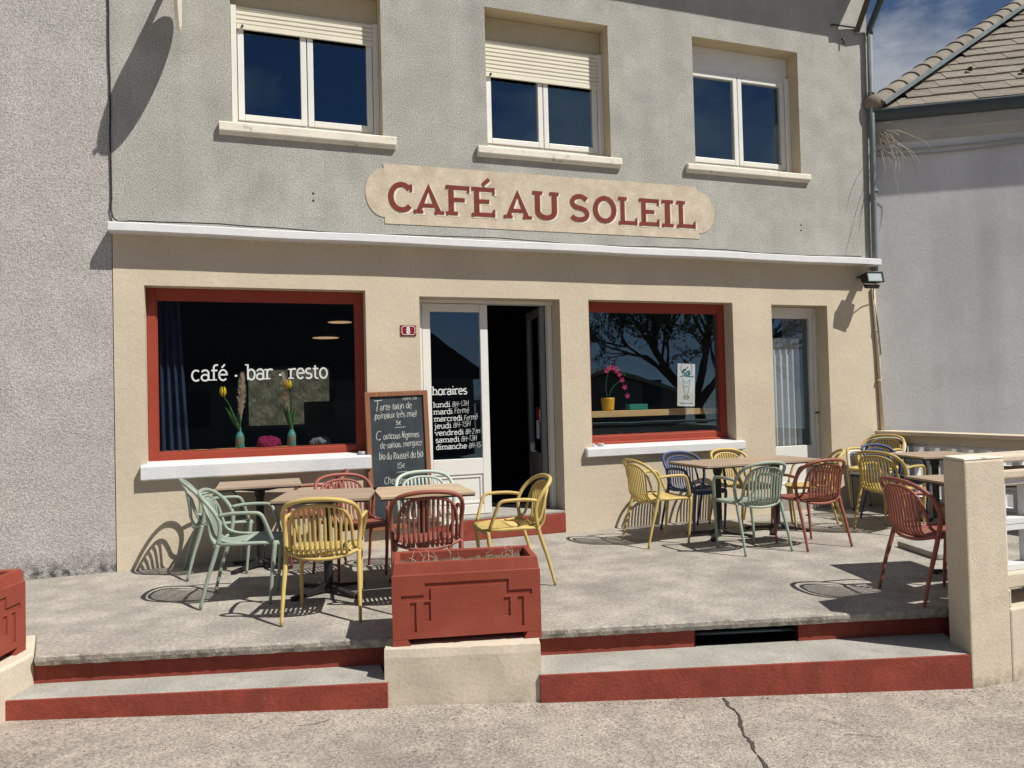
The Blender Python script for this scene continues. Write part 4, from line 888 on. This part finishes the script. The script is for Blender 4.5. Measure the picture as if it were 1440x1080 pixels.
# ------------------------------------------------------------------ chairs
def smooth_path(pts, n=4):
    """Catmull-Rom through pts"""
    P_ = [Vector(p) for p in pts]; out = []
    for i in range(len(P_)-1):
        a, b, c, d = P_[max(i-1, 0)], P_[i], P_[i+1], P_[min(i+2, len(P_)-1)]
        for k in range(n):
            t = k/n; out.append(.5*((2*b)+(c-a)*t+(2*a-5*b+4*c-d)*t*t+(3*b-a-3*c+d)*t**3))
    out.append(P_[-1]); return out
CM = {}
def chair_meshes():
    tr = .0155
    side = [(-.150, .238, .45), (-.135, .243, .54), (-.140, .248, .62), (-.185, .249, .70), (-.245, .222, .765), (-.285, .160, .798), (-.302, .08, .812), (-.306, 0, .815)]
    full = side+[(x, -y, z) for x, y, z in side[:-1][::-1]]
    CM['back_frame'] = MB().tube(smooth_path(full), tr, 10).mesh('back_frame')
    for s, k in ((1, 'legL'), (-1, 'legR')):
        CM['rear_'+k] = MB().tube(smooth_path([(-.275, s*.252, .004), (-.225, s*.246, .20), (-.172, s*.240, .37), (-.150, s*.238, .452)]), [.0115]*3+[.0135]*3+[.0155]*7, 10).mesh('leg')
        CM['front_'+k] = MB().tube(smooth_path([(.195, s*.205, .004), (.212, s*.208, .2), (.232, s*.205, .40), (.235, s*.20, .435)]), [.011]*3+[.0135]*3+[.0165]*7, 10).mesh('leg')
        CM['arm_'+k] = MB().tube(smooth_path([(-.140, s*.248, .655), (-.05, s*.258, .668), (.09, s*.262, .668), (.145, s*.258, .655), (.175, s*.248, .60), (.222, s*.212, .455)]), [.0135]*21, 10).mesh('armrest')
    # inner shell rim: a loop from the seat side, up, over, and down
    sh = [(-.01, .205, .452), (-.10, .206, .462), (-.175, .204, .50), (-.205, .203, .58), (-.232, .192, .67), (-.262, .155, .735), (-.282, .085, .765), (-.288, 0, .772)]
    full = sh+[(x, -y, z) for x, y, z in sh[:-1][::-1]]
    rim = MB().tube(smooth_path(full), .0115, 8)
    # cross tie under the seat between the rear legs, curving below the shell
    tie = [(-.152, .236, .455), (-.185, .17, .432), (-.205, .09, .415), (-.212, 0, .410)]
    rim.tube(smooth_path(tie+[(x, -y, z) for x, y, z in tie[:-1][::-1]]), .012, 8)
    CM['rim'] = rim.mesh('backrest')
    NS = 11
    def rim_top(y):
        a = abs(y)
        pts = sh[::-1]
        for p, q in zip(pts[:-1], pts[1:]):
            if p[1] <= a <= q[1] and q[1] > p[1]: t = (a-p[1])/(q[1]-p[1]); return (p[0]+(q[0]-p[0])*t, p[2]+(q[2]-p[2])*t)
        return (-.235, .66)
    for i in range(NS):
        y = (-.165+.33*i/(NS-1)); xt, zt = rim_top(y); bow = .012*(1-(y/.19)**2)
        lo = .022*(1-(y/.2)**2)
        pts = [(xt, y, zt-.004), (xt*.55-.225*.45-bow*.3, y*1.02, zt*.55+.62*.45), (-.228-bow, y*1.01, .555), (-.222-bow, y, .495-lo*.4), (-.190-bow*.5, y, .450-lo), (-.13, y, .432-lo*.5), (-.06, y, .437), (.03, y, .447)]
        CM['slat%d' % i] = MB().tube(smooth_path(pts, 3), 1, flat=(.0185, .011)).mesh('slat')
    # seat: solid front, slightly dished, rolled front edge
    seat = MB(); nx, ny = 10, 10
    def sz(x, y): return .452-.010*(1-(y/.21)**2)*(1-((x-.12)/.16)**2 if abs(x-.12) < .16 else 0)-max(0, x-.215)**2*9
    for lay, dz in ((0, 0), (1, -.018)):
        for j in range(ny+1):
            for i in range(nx+1):
                x = .0+.262*i/nx; yw = .213-.02*(x/.262)**3; y = -yw+2*yw*j/ny; seat.v.append((x, y, sz(x, y)+dz))
    w_ = nx+1; q = w_*(ny+1)
    for j in range(ny):
        for i in range(nx):
            a = j*w_+i; seat.f += [(a, a+1, a+w_+1, a+w_), (q+a+w_, q+a+w_+1, q+a+1, q+a)]
    for i in range(nx): seat.f += [(i, q+i, q+i+1, i+1), (ny*w_+i, ny*w_+i+1, q+ny*w_+i+1, q+ny*w_+i)]
    for j in range(ny): seat.f += [(j*w_, (j+1)*w_, q+(j+1)*w_, q+j*w_), (j*w_+nx, q+j*w_+nx, q+(j+1)*w_+nx, (j+1)*w_+nx)]
    # side rails and front apron
    seat.tube([(-.15, .232, .448), (-.02, .222, .446), (.12, .214, .444), (.245, .195, .440)], .0135, 8); seat.tube([(-.15, -.232, .448), (-.02, -.222, .446), (.12, -.214, .444), (.245, -.195, .440)], .0135, 8); seat.tube([(.245, .195, .436), (.252, 0, .432), (.245, -.195, .436)], .014, 8)
    CM['seat'] = seat.mesh('seat')
    for me in CM.values():
        me.materials.append(MATS['chair_green'])
        for p in me.polygons: p.use_smooth = True
chair_meshes()
def chair(x, y, deg, colr, label, group, z=0., tilt=0):
    """deg: the way the chair faces; origin on the floor under the seat"""
    e = empty('armchair', (x, y, z), R(deg), label=label, category='chair', group=group)
    if tilt: e.rotation_euler = (0, R(tilt), R(deg))
    m = 'chair_'+colr
    P_ = lambda n_, k, par: link(n_, CM[k], m, par, own=True)
    P_('seat', 'seat', e); P_('back_frame', 'back_frame', e)
    for k in ('legL', 'legR'): P_('leg', 'rear_'+k, e); P_('leg', 'front_'+k, e); P_('armrest', 'arm_'+k, e)
    b = P_('backrest', 'rim', e)
    for i in range(11): P_('slat', 'slat%d' % i, b)
    return e
gl, gr_ = 'slatted armchairs on the left', 'slatted armchairs on the right'
chair(-.18, -.42, 6, 'green', 'sage green slatted armchair close to the cream wall at the small table', gl)
chair(.03, -1.52, -10, 'green', 'sage green slatted armchair at the left end of the joined tables', gl)
chair(.545, -2.185, 75.5, 'yellow', 'yellow slatted armchair seen from behind at the left table', gl)
chair(1.24, -2.17, 83, 'red', 'terracotta slatted armchair seen from behind above the planter', gl)
chair(.88, -1.06, -76, 'red', 'terracotta slatted armchair on the wall side of the joined tables', gl)
chair(.62, -.38, 176, 'red', 'terracotta slatted armchair at the right of the small wall table', gl)
chair(1.50, -1.22, -92, 'palegreen', 'pale mint slatted armchair in front of the chalkboard', gl)
chair(2.00, -1.86, 176, 'yellow', 'yellow slatted armchair in profile before the open door', gl)
chair(3.86, -.95, 1, 'yellow', 'yellow slatted armchair at the left end of the right hand tables', gr_)
chair(4.52, -.58, -82, 'blue', 'navy blue slatted armchair against the wall under the right window', gr_)
chair(5.16, -.52, -84, 'yellow', 'yellow slatted armchair against the wall beside the blue one', gr_)
chair(4.41, -1.62, 91, 'green', 'sage green slatted armchair seen from behind at the right hand tables', gr_)
chair(5.02, -1.69, 91, 'red', 'terracotta slatted armchair seen from behind at the right hand tables', gr_)
chair(5.70, -.98, 146, 'yellow', 'yellow slatted armchair at the far end behind the terracotta one', gr_)
chair(6.27, -1.47, 12, 'olive', 'dull yellow slatted armchair turned to the parapet table', gr_)
chair(6.84, -.98, -84, 'blue', 'navy blue slatted armchair at the far side of the parapet table', gr_)
chair(4.53, -3.54, -13, 'red', 'terracotta slatted armchair next to the cream pillar', gr_)
for k, (c, lb) in enumerate((('blue', 'navy blue armchair at the bottom of the stack by the corner'), ('white', 'white armchair in the middle of the stack by the corner'), ('yellow', 'yellow armchair on top of the stack by the corner'))):
    chair(7.16-.024*k, -.40-.008*k, 197, c, lb, 'stacked armchairs by the corner', z=.036*k)
# pale concrete parasol foot
MB().box(-.30, .30, -.30, .30, 0, .055).build('parasol_base', 'tread', bevel=.012, label='pale square concrete parasol base on the terrace floor', category='parasol base').location = (5.84, -2.50, .0)
bpy.data.objects['parasol_base'].rotation_euler = (0, 0, R(-16))

# ------------------------------------------------------------------ chalkboard
cb = empty('chalkboard', (1.50, -.045, .19), 0, label='tall wood framed menu chalkboard hung between window and door', category='chalkboard')
cb.rotation_euler = (R(-1.5), R(-1.2), 0)
frame_mb(-.315, .315, 0, 1.355, -.022, .014, .048).build('frame', 'board_frame', cb, bevel=.004)
MB().box(-.267, .267, -.006, .006, .048, 1.307).build('slate_panel', 'slate', cb)
Pc = lambda x, z, h: (x, -.0065-h, z)
rgc = random.Random(8)
def chalk(txt, x, z, size, w, tilt=.02, fit=None):
    mb = text_mb(txt, size*.95, w*.68, Pc, jitter=.06, rng=rgc, slant=.10, x0=x, fit=fit)
    for i in range(len(mb.v)): v = mb.v[i]; mb.v[i] = (v[0], v[1], v[2]+z+(v[0]-x)*tilt)
    mb.build('chalk_writing', 'chalk', cb)
chalk('menu 23\u20ac', .06, 1.262, .045, .0048, .05, .15)
chalk('T', -.235, 1.165, .165, .010); chalk('arte tatin de', -.170, 1.172, .088, .0085, .02, .32)
chalk('poireaux tr\u00e8s miel', -.225, 1.090, .088, .0085, .01, .42)
chalk('5\u20ac', -.02, 1.020, .068, .0075)
chalk('-', -.07, .968, .085, .0075, .02, .16)
chalk('C', -.225, .880, .125, .010); chalk('ouscous l\u00e9gumes', -.150, .886, .086, .0085, .015, .36)
chalk('de saison, merguez', -.185, .800, .084, .008, .015, .42)
chalk('bio du Rousset du bio', -.20, .690, .100, .008, -.015, .44)
chalk('15\u20ac', -.03, .590, .080, .0078)
chalk('-', -.07, .530, .085, .0075, .02, .16)
chalk('Cheesecake', -.16, .445, .095, .0085, -.02, .30)
chalk('5\u20ac', -.02, .360, .068, .0075)

# ------------------------------------------------------------------ things in the left shop window
box('display_board', 'shelf_wood', (-.75, 1.15, .346, .80, .945, 1.01), label='wooden display board behind the left shop window', category='shelf')
def curtain(name, m, x0, x1, y, z0, z1, folds, amp, label, taper=0):
    mb = MB(); n = folds*8
    def prof(t, z): 
        k = (z-z0)/(z1-z0); ww = (x1-x0)*(1-taper*k); return (x0+ww*t, y+amp*sin(t*folds*2*pi+.5*sin(k*2))*(1-.25*k))
    nz = 12; g = []
    for th in (0, .004):
        for j in range(nz+1):
            z = z0+(z1-z0)*j/nz
            for i in range(n+1): px_, py_ = prof(i/n, z); g.append((px_, py_+th, z))
    w = n+1; q = w*(nz+1); mb.v = g
    for j in range(nz):
        for i in range(n): a = j*w+i; mb.f += [(a, a+1, a+w+1, a+w), (q+a+w, q+a+w+1, q+a+1, q+a)]
    return mb.build(name, m, smooth=True, label=label, category='curtain')
curtain('curtain', 'curtain_blue', -.74, -.46, .42, 1.025, 2.5, 4, .035, 'dark blue curtain at the left of the big shop window', .25)
curtain('net_curtain', 'curtain_white', 6.12, 6.68, .31, .25, 2.12, 6, .026, 'white net curtain behind the narrow side door')
def vase(x, y, z0, label, seed, tulip_dir, plume_dx):
    e = empty('flower_vase', (x, y, z0), 0, label=label, category='vase', group='vases behind the left shop window'); rg = random.Random(seed)
    MB().lathe([(.036, 0), (.042, .01), (.042, .11), (.036, .135), (.018, .165), (.016, .20), (.020, .205)], 18).build('bottle', 'bottle', e, smooth=True)
    # tulip
    tx, ty, tz = tulip_dir
    stem = smooth_path([(0, 0, .1), (tx*.2, ty*.2, .26), (tx*.55, ty*.5, tz*.72), (tx, ty, tz-.04)]); MB().tube(stem, .004, 6).build('stem', 'leaf_green', e, smooth=True)
    fl_ = MB()
    for k in range(6):
        a0 = k*pi/3; lay = k % 2; rad = .030 if lay else .026
        pts = []
        for j in range(7):
            t = j/6; zz = -.045+.095*t; rr_ = rad*sin(pi*(.18+.66*t))*1.15; wd2 = .62*sin(pi*min(1, .1+.85*t))*.9
            for s in (-1, 0, 1): a = a0+s*wd2*.8; pts.append((tx+rr_*cos(a), ty+rr_*sin(a), tz+zz))
        fl_.add(pts, [(j*3+s, j*3+s+1, j*3+s+4, j*3+s+3) for j in range(6) for s in range(2)])
    o = fl_.build('tulip', 'yellow_petal', e, smooth=True); sm = o.modifiers.new('thick', 'SOLIDIFY'); sm.thickness = .003
    lf = MB()
    for k in range(3):
        sx = (1 if k % 2 else -1)*(.03+.02*k); pts = []
        for j in range(8):
            t = j/7; c_ = Vector((sx*t+tx*.4*t, .015*k-.02, .17+.24*t)); wv = .018*sin(pi*(.08+.9*t)); pts += [c_+Vector((-wv, .006, 0)), c_+Vector((wv, -.006, 0))]
        lf.add(pts, [(2*j, 2*j+1, 2*j+3, 2*j+2) for j in range(7)])
    o = lf.build('leaves', 'leaf_green', e, smooth=True); sm = o.modifiers.new('thick', 'SOLIDIFY'); sm.thickness = .002
    # pampas plume
    pm = MB(); top = .68; pm.tube([(0, 0, .1), (plume_dx*.4, 0, .3), (plume_dx, .0, .62)], .003, 5)
    for k in range(380):
        t = rg.random(); c_ = Vector((plume_dx*(.4+.75*t), 0, .27+.42*t)); a = rg.uniform(0, 2*pi); r_ = (.048*sin(pi*(.12+.80*t)))*rg.uniform(.5, 1.1)
        p2 = c_+Vector((cos(a)*r_, sin(a)*r_, .06+.02*rg.random())); pm.tube([c_, c_.lerp(p2, .6)+Vector((0, 0, .008)), p2], [.0035, .003, .0008], 3)
    pm.build('plume', 'plume', e)['kind'] = 'stuff'
    return e
vase(.0, .42, 1.02, 'painted bottle with drooping yellow tulip and tall pale plume', 3, (-.145, -.02, .56), .03)
vase(.49, .42, 1.02, 'painted bottle with upright yellow tulip below the word resto', 5, (-.02, -.03, .62), -.065)
def lump(name, m, c, r_, seed, label, cat):
    bm = bmesh.new(); bmesh.ops.create_icosphere(bm, subdivisions=4, radius=1); rg = random.Random(seed); ph = [rg.uniform(0, 6) for _ in range(6)]
    for v in bm.verts:
        a = math.atan2(v.co.y, v.co.x); k = 1+.10*sin(3*a+ph[0]+3*v.co.z)+.07*sin(7*a+ph[1]-5*v.co.z)+.05*sin(13*a+ph[2]+9*v.co.z)
        v.co = Vector((v.co.x*r_[0]*k, v.co.y*r_[1]*k, max(-.25, v.co.z)*r_[2]*k))
    me = bpy.data.meshes.new(name); bm.to_mesh(me); bm.free(); o = link(name, me, m, smooth=True, label=label, category=cat); o.location = c; return o
lump('folded_cloth', 'magenta_cloth', (.27, .50, 1.045), (.115, .09, .085), 4, 'crumpled magenta cloth between the two vases', 'cloth')
lump('cap', 'grey_cloth', (.78, .48, 1.045), (.10, .09, .055), 6, 'grey cloth cap lying behind the window frame', 'cap')
till = empty('till', (1.02, 1.6, .95), 0, label='black till screen standing inside the left window', category='till')
MB().box(-.30, .25, -.2, .2, 0, .52).build('case', 'plastic_black', till, bevel=.01); MB().box(-.35, .35, -.3, .3, -.76, -.001).build('stand', 'interior_floor', till)
for i, (x, y, z) in enumerate(((1.506, 4.6, 2.72), (1.178, 3.6, 2.388))):
    e = empty('pendant_lamp', (x, y, z), 0, label=('lit round pendant lamp nearer the right window frame', 'lit round pendant lamp hanging lower in the dark room')[i], category='lamp', group='pendant lamps in the dark room')
    MB().lathe([(.20, 0), (.19, .03), (.08, .10), (.02, .14)], 20).build('shade', 'wood_dark', e, smooth=True); MB().lathe([(.185, -.004), (.185, -.001)], 20).build('diffuser', 'lamp_glow', e); MB().tube([(0, 0, .13), (0, 0, 2.9-z)], .005, 5).build('cord', 'metal_black', e)

# ------------------------------------------------------------------ things in the right shop window
box('window_shelf', 'shelf_wood', (3.62, 5.465, .30, .56, 1.205, 1.275), label='pale wooden shelf board across the right shop window', category='shelf', bevel=.004)
fp = empty('flower_pot', (4.015, .40, 1.277), 0, label='ribbed yellow pot with pink orchid on the window shelf', category='pot')
MB().lathe([(.062, 0)]+[(.068+.010*k/8+(.003 if k % 2 else 0), .012+.015*k) for k in range(9)]+[(.082, .15), (.074, .15), (.072, .11)], 20).build('pot', 'pot_yellow', fp, smooth=True)
os_ = MB(); os_.tube(smooth_path([(0, 0, .10), (-.02, 0, .30), (.02, -.02, .46), (.12, -.03, .50), (.22, -.03, .40)]), .004, 6); os_.tube(smooth_path([(0, 0, .10), (.06, 0, .26), (.16, -.02, .34)]), .004, 6); os_.build('stem', 'leaf_green', fp, smooth=True)
for k in range(9):
    t = k/8; c_ = Vector((-.02+.26*t, -.03, .50-.42*(t-.25)**2*1.4)); pm = MB()
    for q in range(5):
        a = q*2*pi/5+k; pm.add([c_, c_+Vector((.022*cos(a-.5), -.008, .022*sin(a-.5))), c_+Vector((.038*cos(a), -.003, .038*sin(a))), c_+Vector((.022*cos(a+.5), -.008, .022*sin(a+.5)))], [(0, 1, 2, 3)])
    o = pm.build('blossom', 'pink', fp); sm = o.modifiers.new('thick', 'SOLIDIFY'); sm.thickness = .003
box('card_box', 'teal', (4.28, 4.52, .37, .47, 1.277, 1.345), label='flat teal box on the window shelf', category='box', bevel=.004)
po = empty('poster', (4.945, .222, 1.305), 0, label='narrow white poster with green plant drawing taped behind the right window', category='poster'); po.rotation_euler = (R(0), R(2.5), 0)
MB().box(-.118, .118, 0, .003, 0, .50).build('sheet', 'paper', po)
Pp = lambda x, z, h: (x, -.0008-h, z)
mb = MB(); rg = random.Random(2)
for k in range(26): a = rg.uniform(0, 2*pi); r_ = .055*math.sqrt(rg.random()); ribbon(mb, [(r_*cos(a), .395+r_*sin(a)), (r_*cos(a)+rg.uniform(-.03, .03), .395+r_*sin(a)+rg.uniform(-.02, .03))], .016, .0003*(k % 7), Pp)
ribbon(mb, [(-.09, .345), (-.03, .36), (.04, .35), (.10, .355)], .012, .001, Pp); mb.build('leaf_drawing', 'ink_green', po)
mb = MB()
for p in ([(-.05, .33), (-.035, .2), (-.02, .15)], [(.05, .33), (.035, .2), (.02, .15)], [(-.045, .30), (0, .27), (.045, .31)], [(-.03, .22), (0, .24), (.03, .22)], O_(0, .105, .035, .03), O_(-.018, .105, .014, .012), O_(.018, .105, .014, .012)): ribbon(mb, p, .006, .0004, Pp)
ribbon(mb, [(-.085, .035), (.085, .035)], .009, .0004, Pp); mb.build('line_drawing', 'ink_grey', po)
mb = MB(); ribbon(mb, arc(-.02, .44, .055, .075, 110, 240), .010, .0004, Pp); ribbon(mb, arc(.02, .44, .055, .075, 70, -60), .010, .0004, Pp); mb.build('arc_drawing', 'ink_mauve', po)
# little glasses left on the sills
def ashtray(x, y, z, label):
    o = MB().lathe([(.030, 0), (.036, .028), (.032, .03), (.027, .010), (.012, .008)], 14).build('ashtray', 'ash_glass', smooth=True, label=label, category='ashtray', group='glass ashtrays on the sills'); o.location = (x, y, z); return o
ashtray(3.63, .045, .899, 'leftmost glass ashtray on the right window sill'); ashtray(3.74, .05, .8995, 'second glass ashtray on the right window sill'); ashtray(1.12, -.01, .934, 'small glass ashtray at the right end of the left window sill')

# ------------------------------------------------------------------ garden behind the rear window
gd = MB(); rg = random.Random(12)
bank = MB().prism([(10.4, -.35), (11.2, .5), (13.4, 2.6), (17, 4.6), (17, -.35)], -6, 8, axis=0); bank.build('garden_bank', 'grass_dry', kind='structure')
for k in range(900):
    x = rg.uniform(-1.0, 4.2); y = rg.uniform(10.8, 13.2); z = .1+max(0, (y-11.2))*.95; h = rg.uniform(.3, 1.5); a = rg.uniform(-.4, .4)
    gd.tube([(x, y, z), (x+a*h*.4+rg.uniform(-.05, .05), y, z+h*.5), (x+a*h+rg.uniform(-.15, .15), y+rg.uniform(-.2, .2), z+h)], [.008, .006, .002], 3)
gd.build('garden_scrub', 'scrub', kind='stuff', label='dry scrub seen through the rear window', category='scrub')

# ------------------------------------------------------------------ across the street (seen as reflections in the glass)
def far_house(name, x0, x1, y0, y1, eave, ridge, label, gable_x):
    e = empty(name, ((x0+x1)/2, (y0+y1)/2, -.4), 0, label=label, category='building'); I = Matrix.Translation(-e.location)
    MB().box(x0, x1, y0, y1, -.6, eave).xform(I).build('wall', 'house_far', e)
    xm = (x0+x1)/2
    MB().prism([(x0-.4, eave-.15), (xm, ridge), (x1+.4, eave-.15), (x1+.4, eave), (xm, ridge+.18), (x0-.4, eave)], y0-.4, y1+.4, axis=1).xform(I).build('roof', 'tile', e)
    MB().prism([(x0, eave), (x1, eave), (xm, ridge-.1)], y0, y1, axis=1).xform(I).build('gable', 'house_far', e)
    for xx in (x0+1.2, x1-2.2): w_ = MB().box(xx, xx+1.0, y1-.02, y1+.03, 1.0, 2.2).xform(I).build('window', 'plastic_black', e)
    return e
def barn():
    e = empty('opposite_house', (0, -23, -.4), 0, label='broad house with sloping roof end across the street', category='building'); I = Matrix.Translation(-e.location)
    MB().box(-8.5, 8.1, -28, -19, -.6, 2.35).xform(I).build('wall', 'house_far', e)
    MB().prism([(-9, 2.3), (8.7, 2.3), (2.3, 6.9), (-4.5, 6.9)], -28.4, -18.6, axis=1).xform(I).build('roof', 'roof_under', e)
    for xx in (-6, -2, 2, 5.5): MB().box(xx, xx+1.1, -19.02, -18.96, .8, 2.0).xform(I).build('window', 'plastic_black', e)
barn()
far_house('opposite_shed', 11.5, 19.5, -30, -23, 1.5, 2.6, 'low shed across the street', 0)
def tree(loc, H, seed, label):
    e = empty('street_tree', loc, 0, label=label, category='tree'); rg = random.Random(seed); tr_ = MB(); tw = MB(); lv = MB()
    def grow(p, d, L, r_, lev):
        n = 4; pts = [p]; rads = [r_]
        for i in range(n):
            d = (d+Vector((rg.uniform(-.16, .16), rg.uniform(-.16, .16), rg.uniform(-.06, .14)))).normalized(); p = p+d*L/n; pts.append(p); rads.append(r_*(1-.45*(i+1)/n))
        (tr_ if lev < 2 else tw).tube(pts, rads, 7 if lev < 2 else (4 if lev < 4 else 3), caps=False)
        if lev >= 4:
            for q in pts[1:]:
                for k in range(2):
                    c_ = q+Vector((rg.uniform(-.06, .06), rg.uniform(-.06, .06), rg.uniform(-.06, .06))); u_ = Vector((rg.uniform(-1, 1), rg.uniform(-1, 1), rg.uniform(-1, 1))).normalized()*.05; v_ = u_.orthogonal().normalized()*.022
                    lv.add([c_-u_, c_+v_, c_+u_, c_-v_], [(0, 1, 2, 3)])
        if lev == 5: return
        nb = (5, 5, 5, 4, 4)[lev]
        for k in range(nb):
            t = rg.uniform(.45 if lev else .8, 1) if k else 1.0; i = min(n-1, int(t*n)); q = pts[i].lerp(pts[i+1], t*n-i) if i < n else pts[-1]
            ang = rg.uniform(.5, 1.05) if lev < 2 else rg.uniform(.35, .85); az = rg.uniform(0, 2*pi); o_ = d.orthogonal().normalized(); o2 = d.cross(o_); nd = (d*cos(ang)+(o_*cos(az)+o2*sin(az))*sin(ang)+Vector((0, 0, .10))).normalized()
            grow(q, nd, (H*.30 if lev == 0 else L)*rg.uniform(.60, .80), max(.0055, r_*.52*rg.uniform(.8, 1.1)), lev+1)
    grow(Vector((0, 0, -.1)), Vector((-.05, .03, 1)).normalized(), H*.17, .24, 0)
    tr_.build('trunk', 'bark', e, smooth=True); tw.build('crown', 'bark', e)['kind'] = 'stuff'; lv.build('buds', 'leaf_bud', e)['kind'] = 'stuff'
    return e
tree((13.6, -12.2, -.45), 11.5, 4, 'bare branching tree across the street mirrored in the right window')
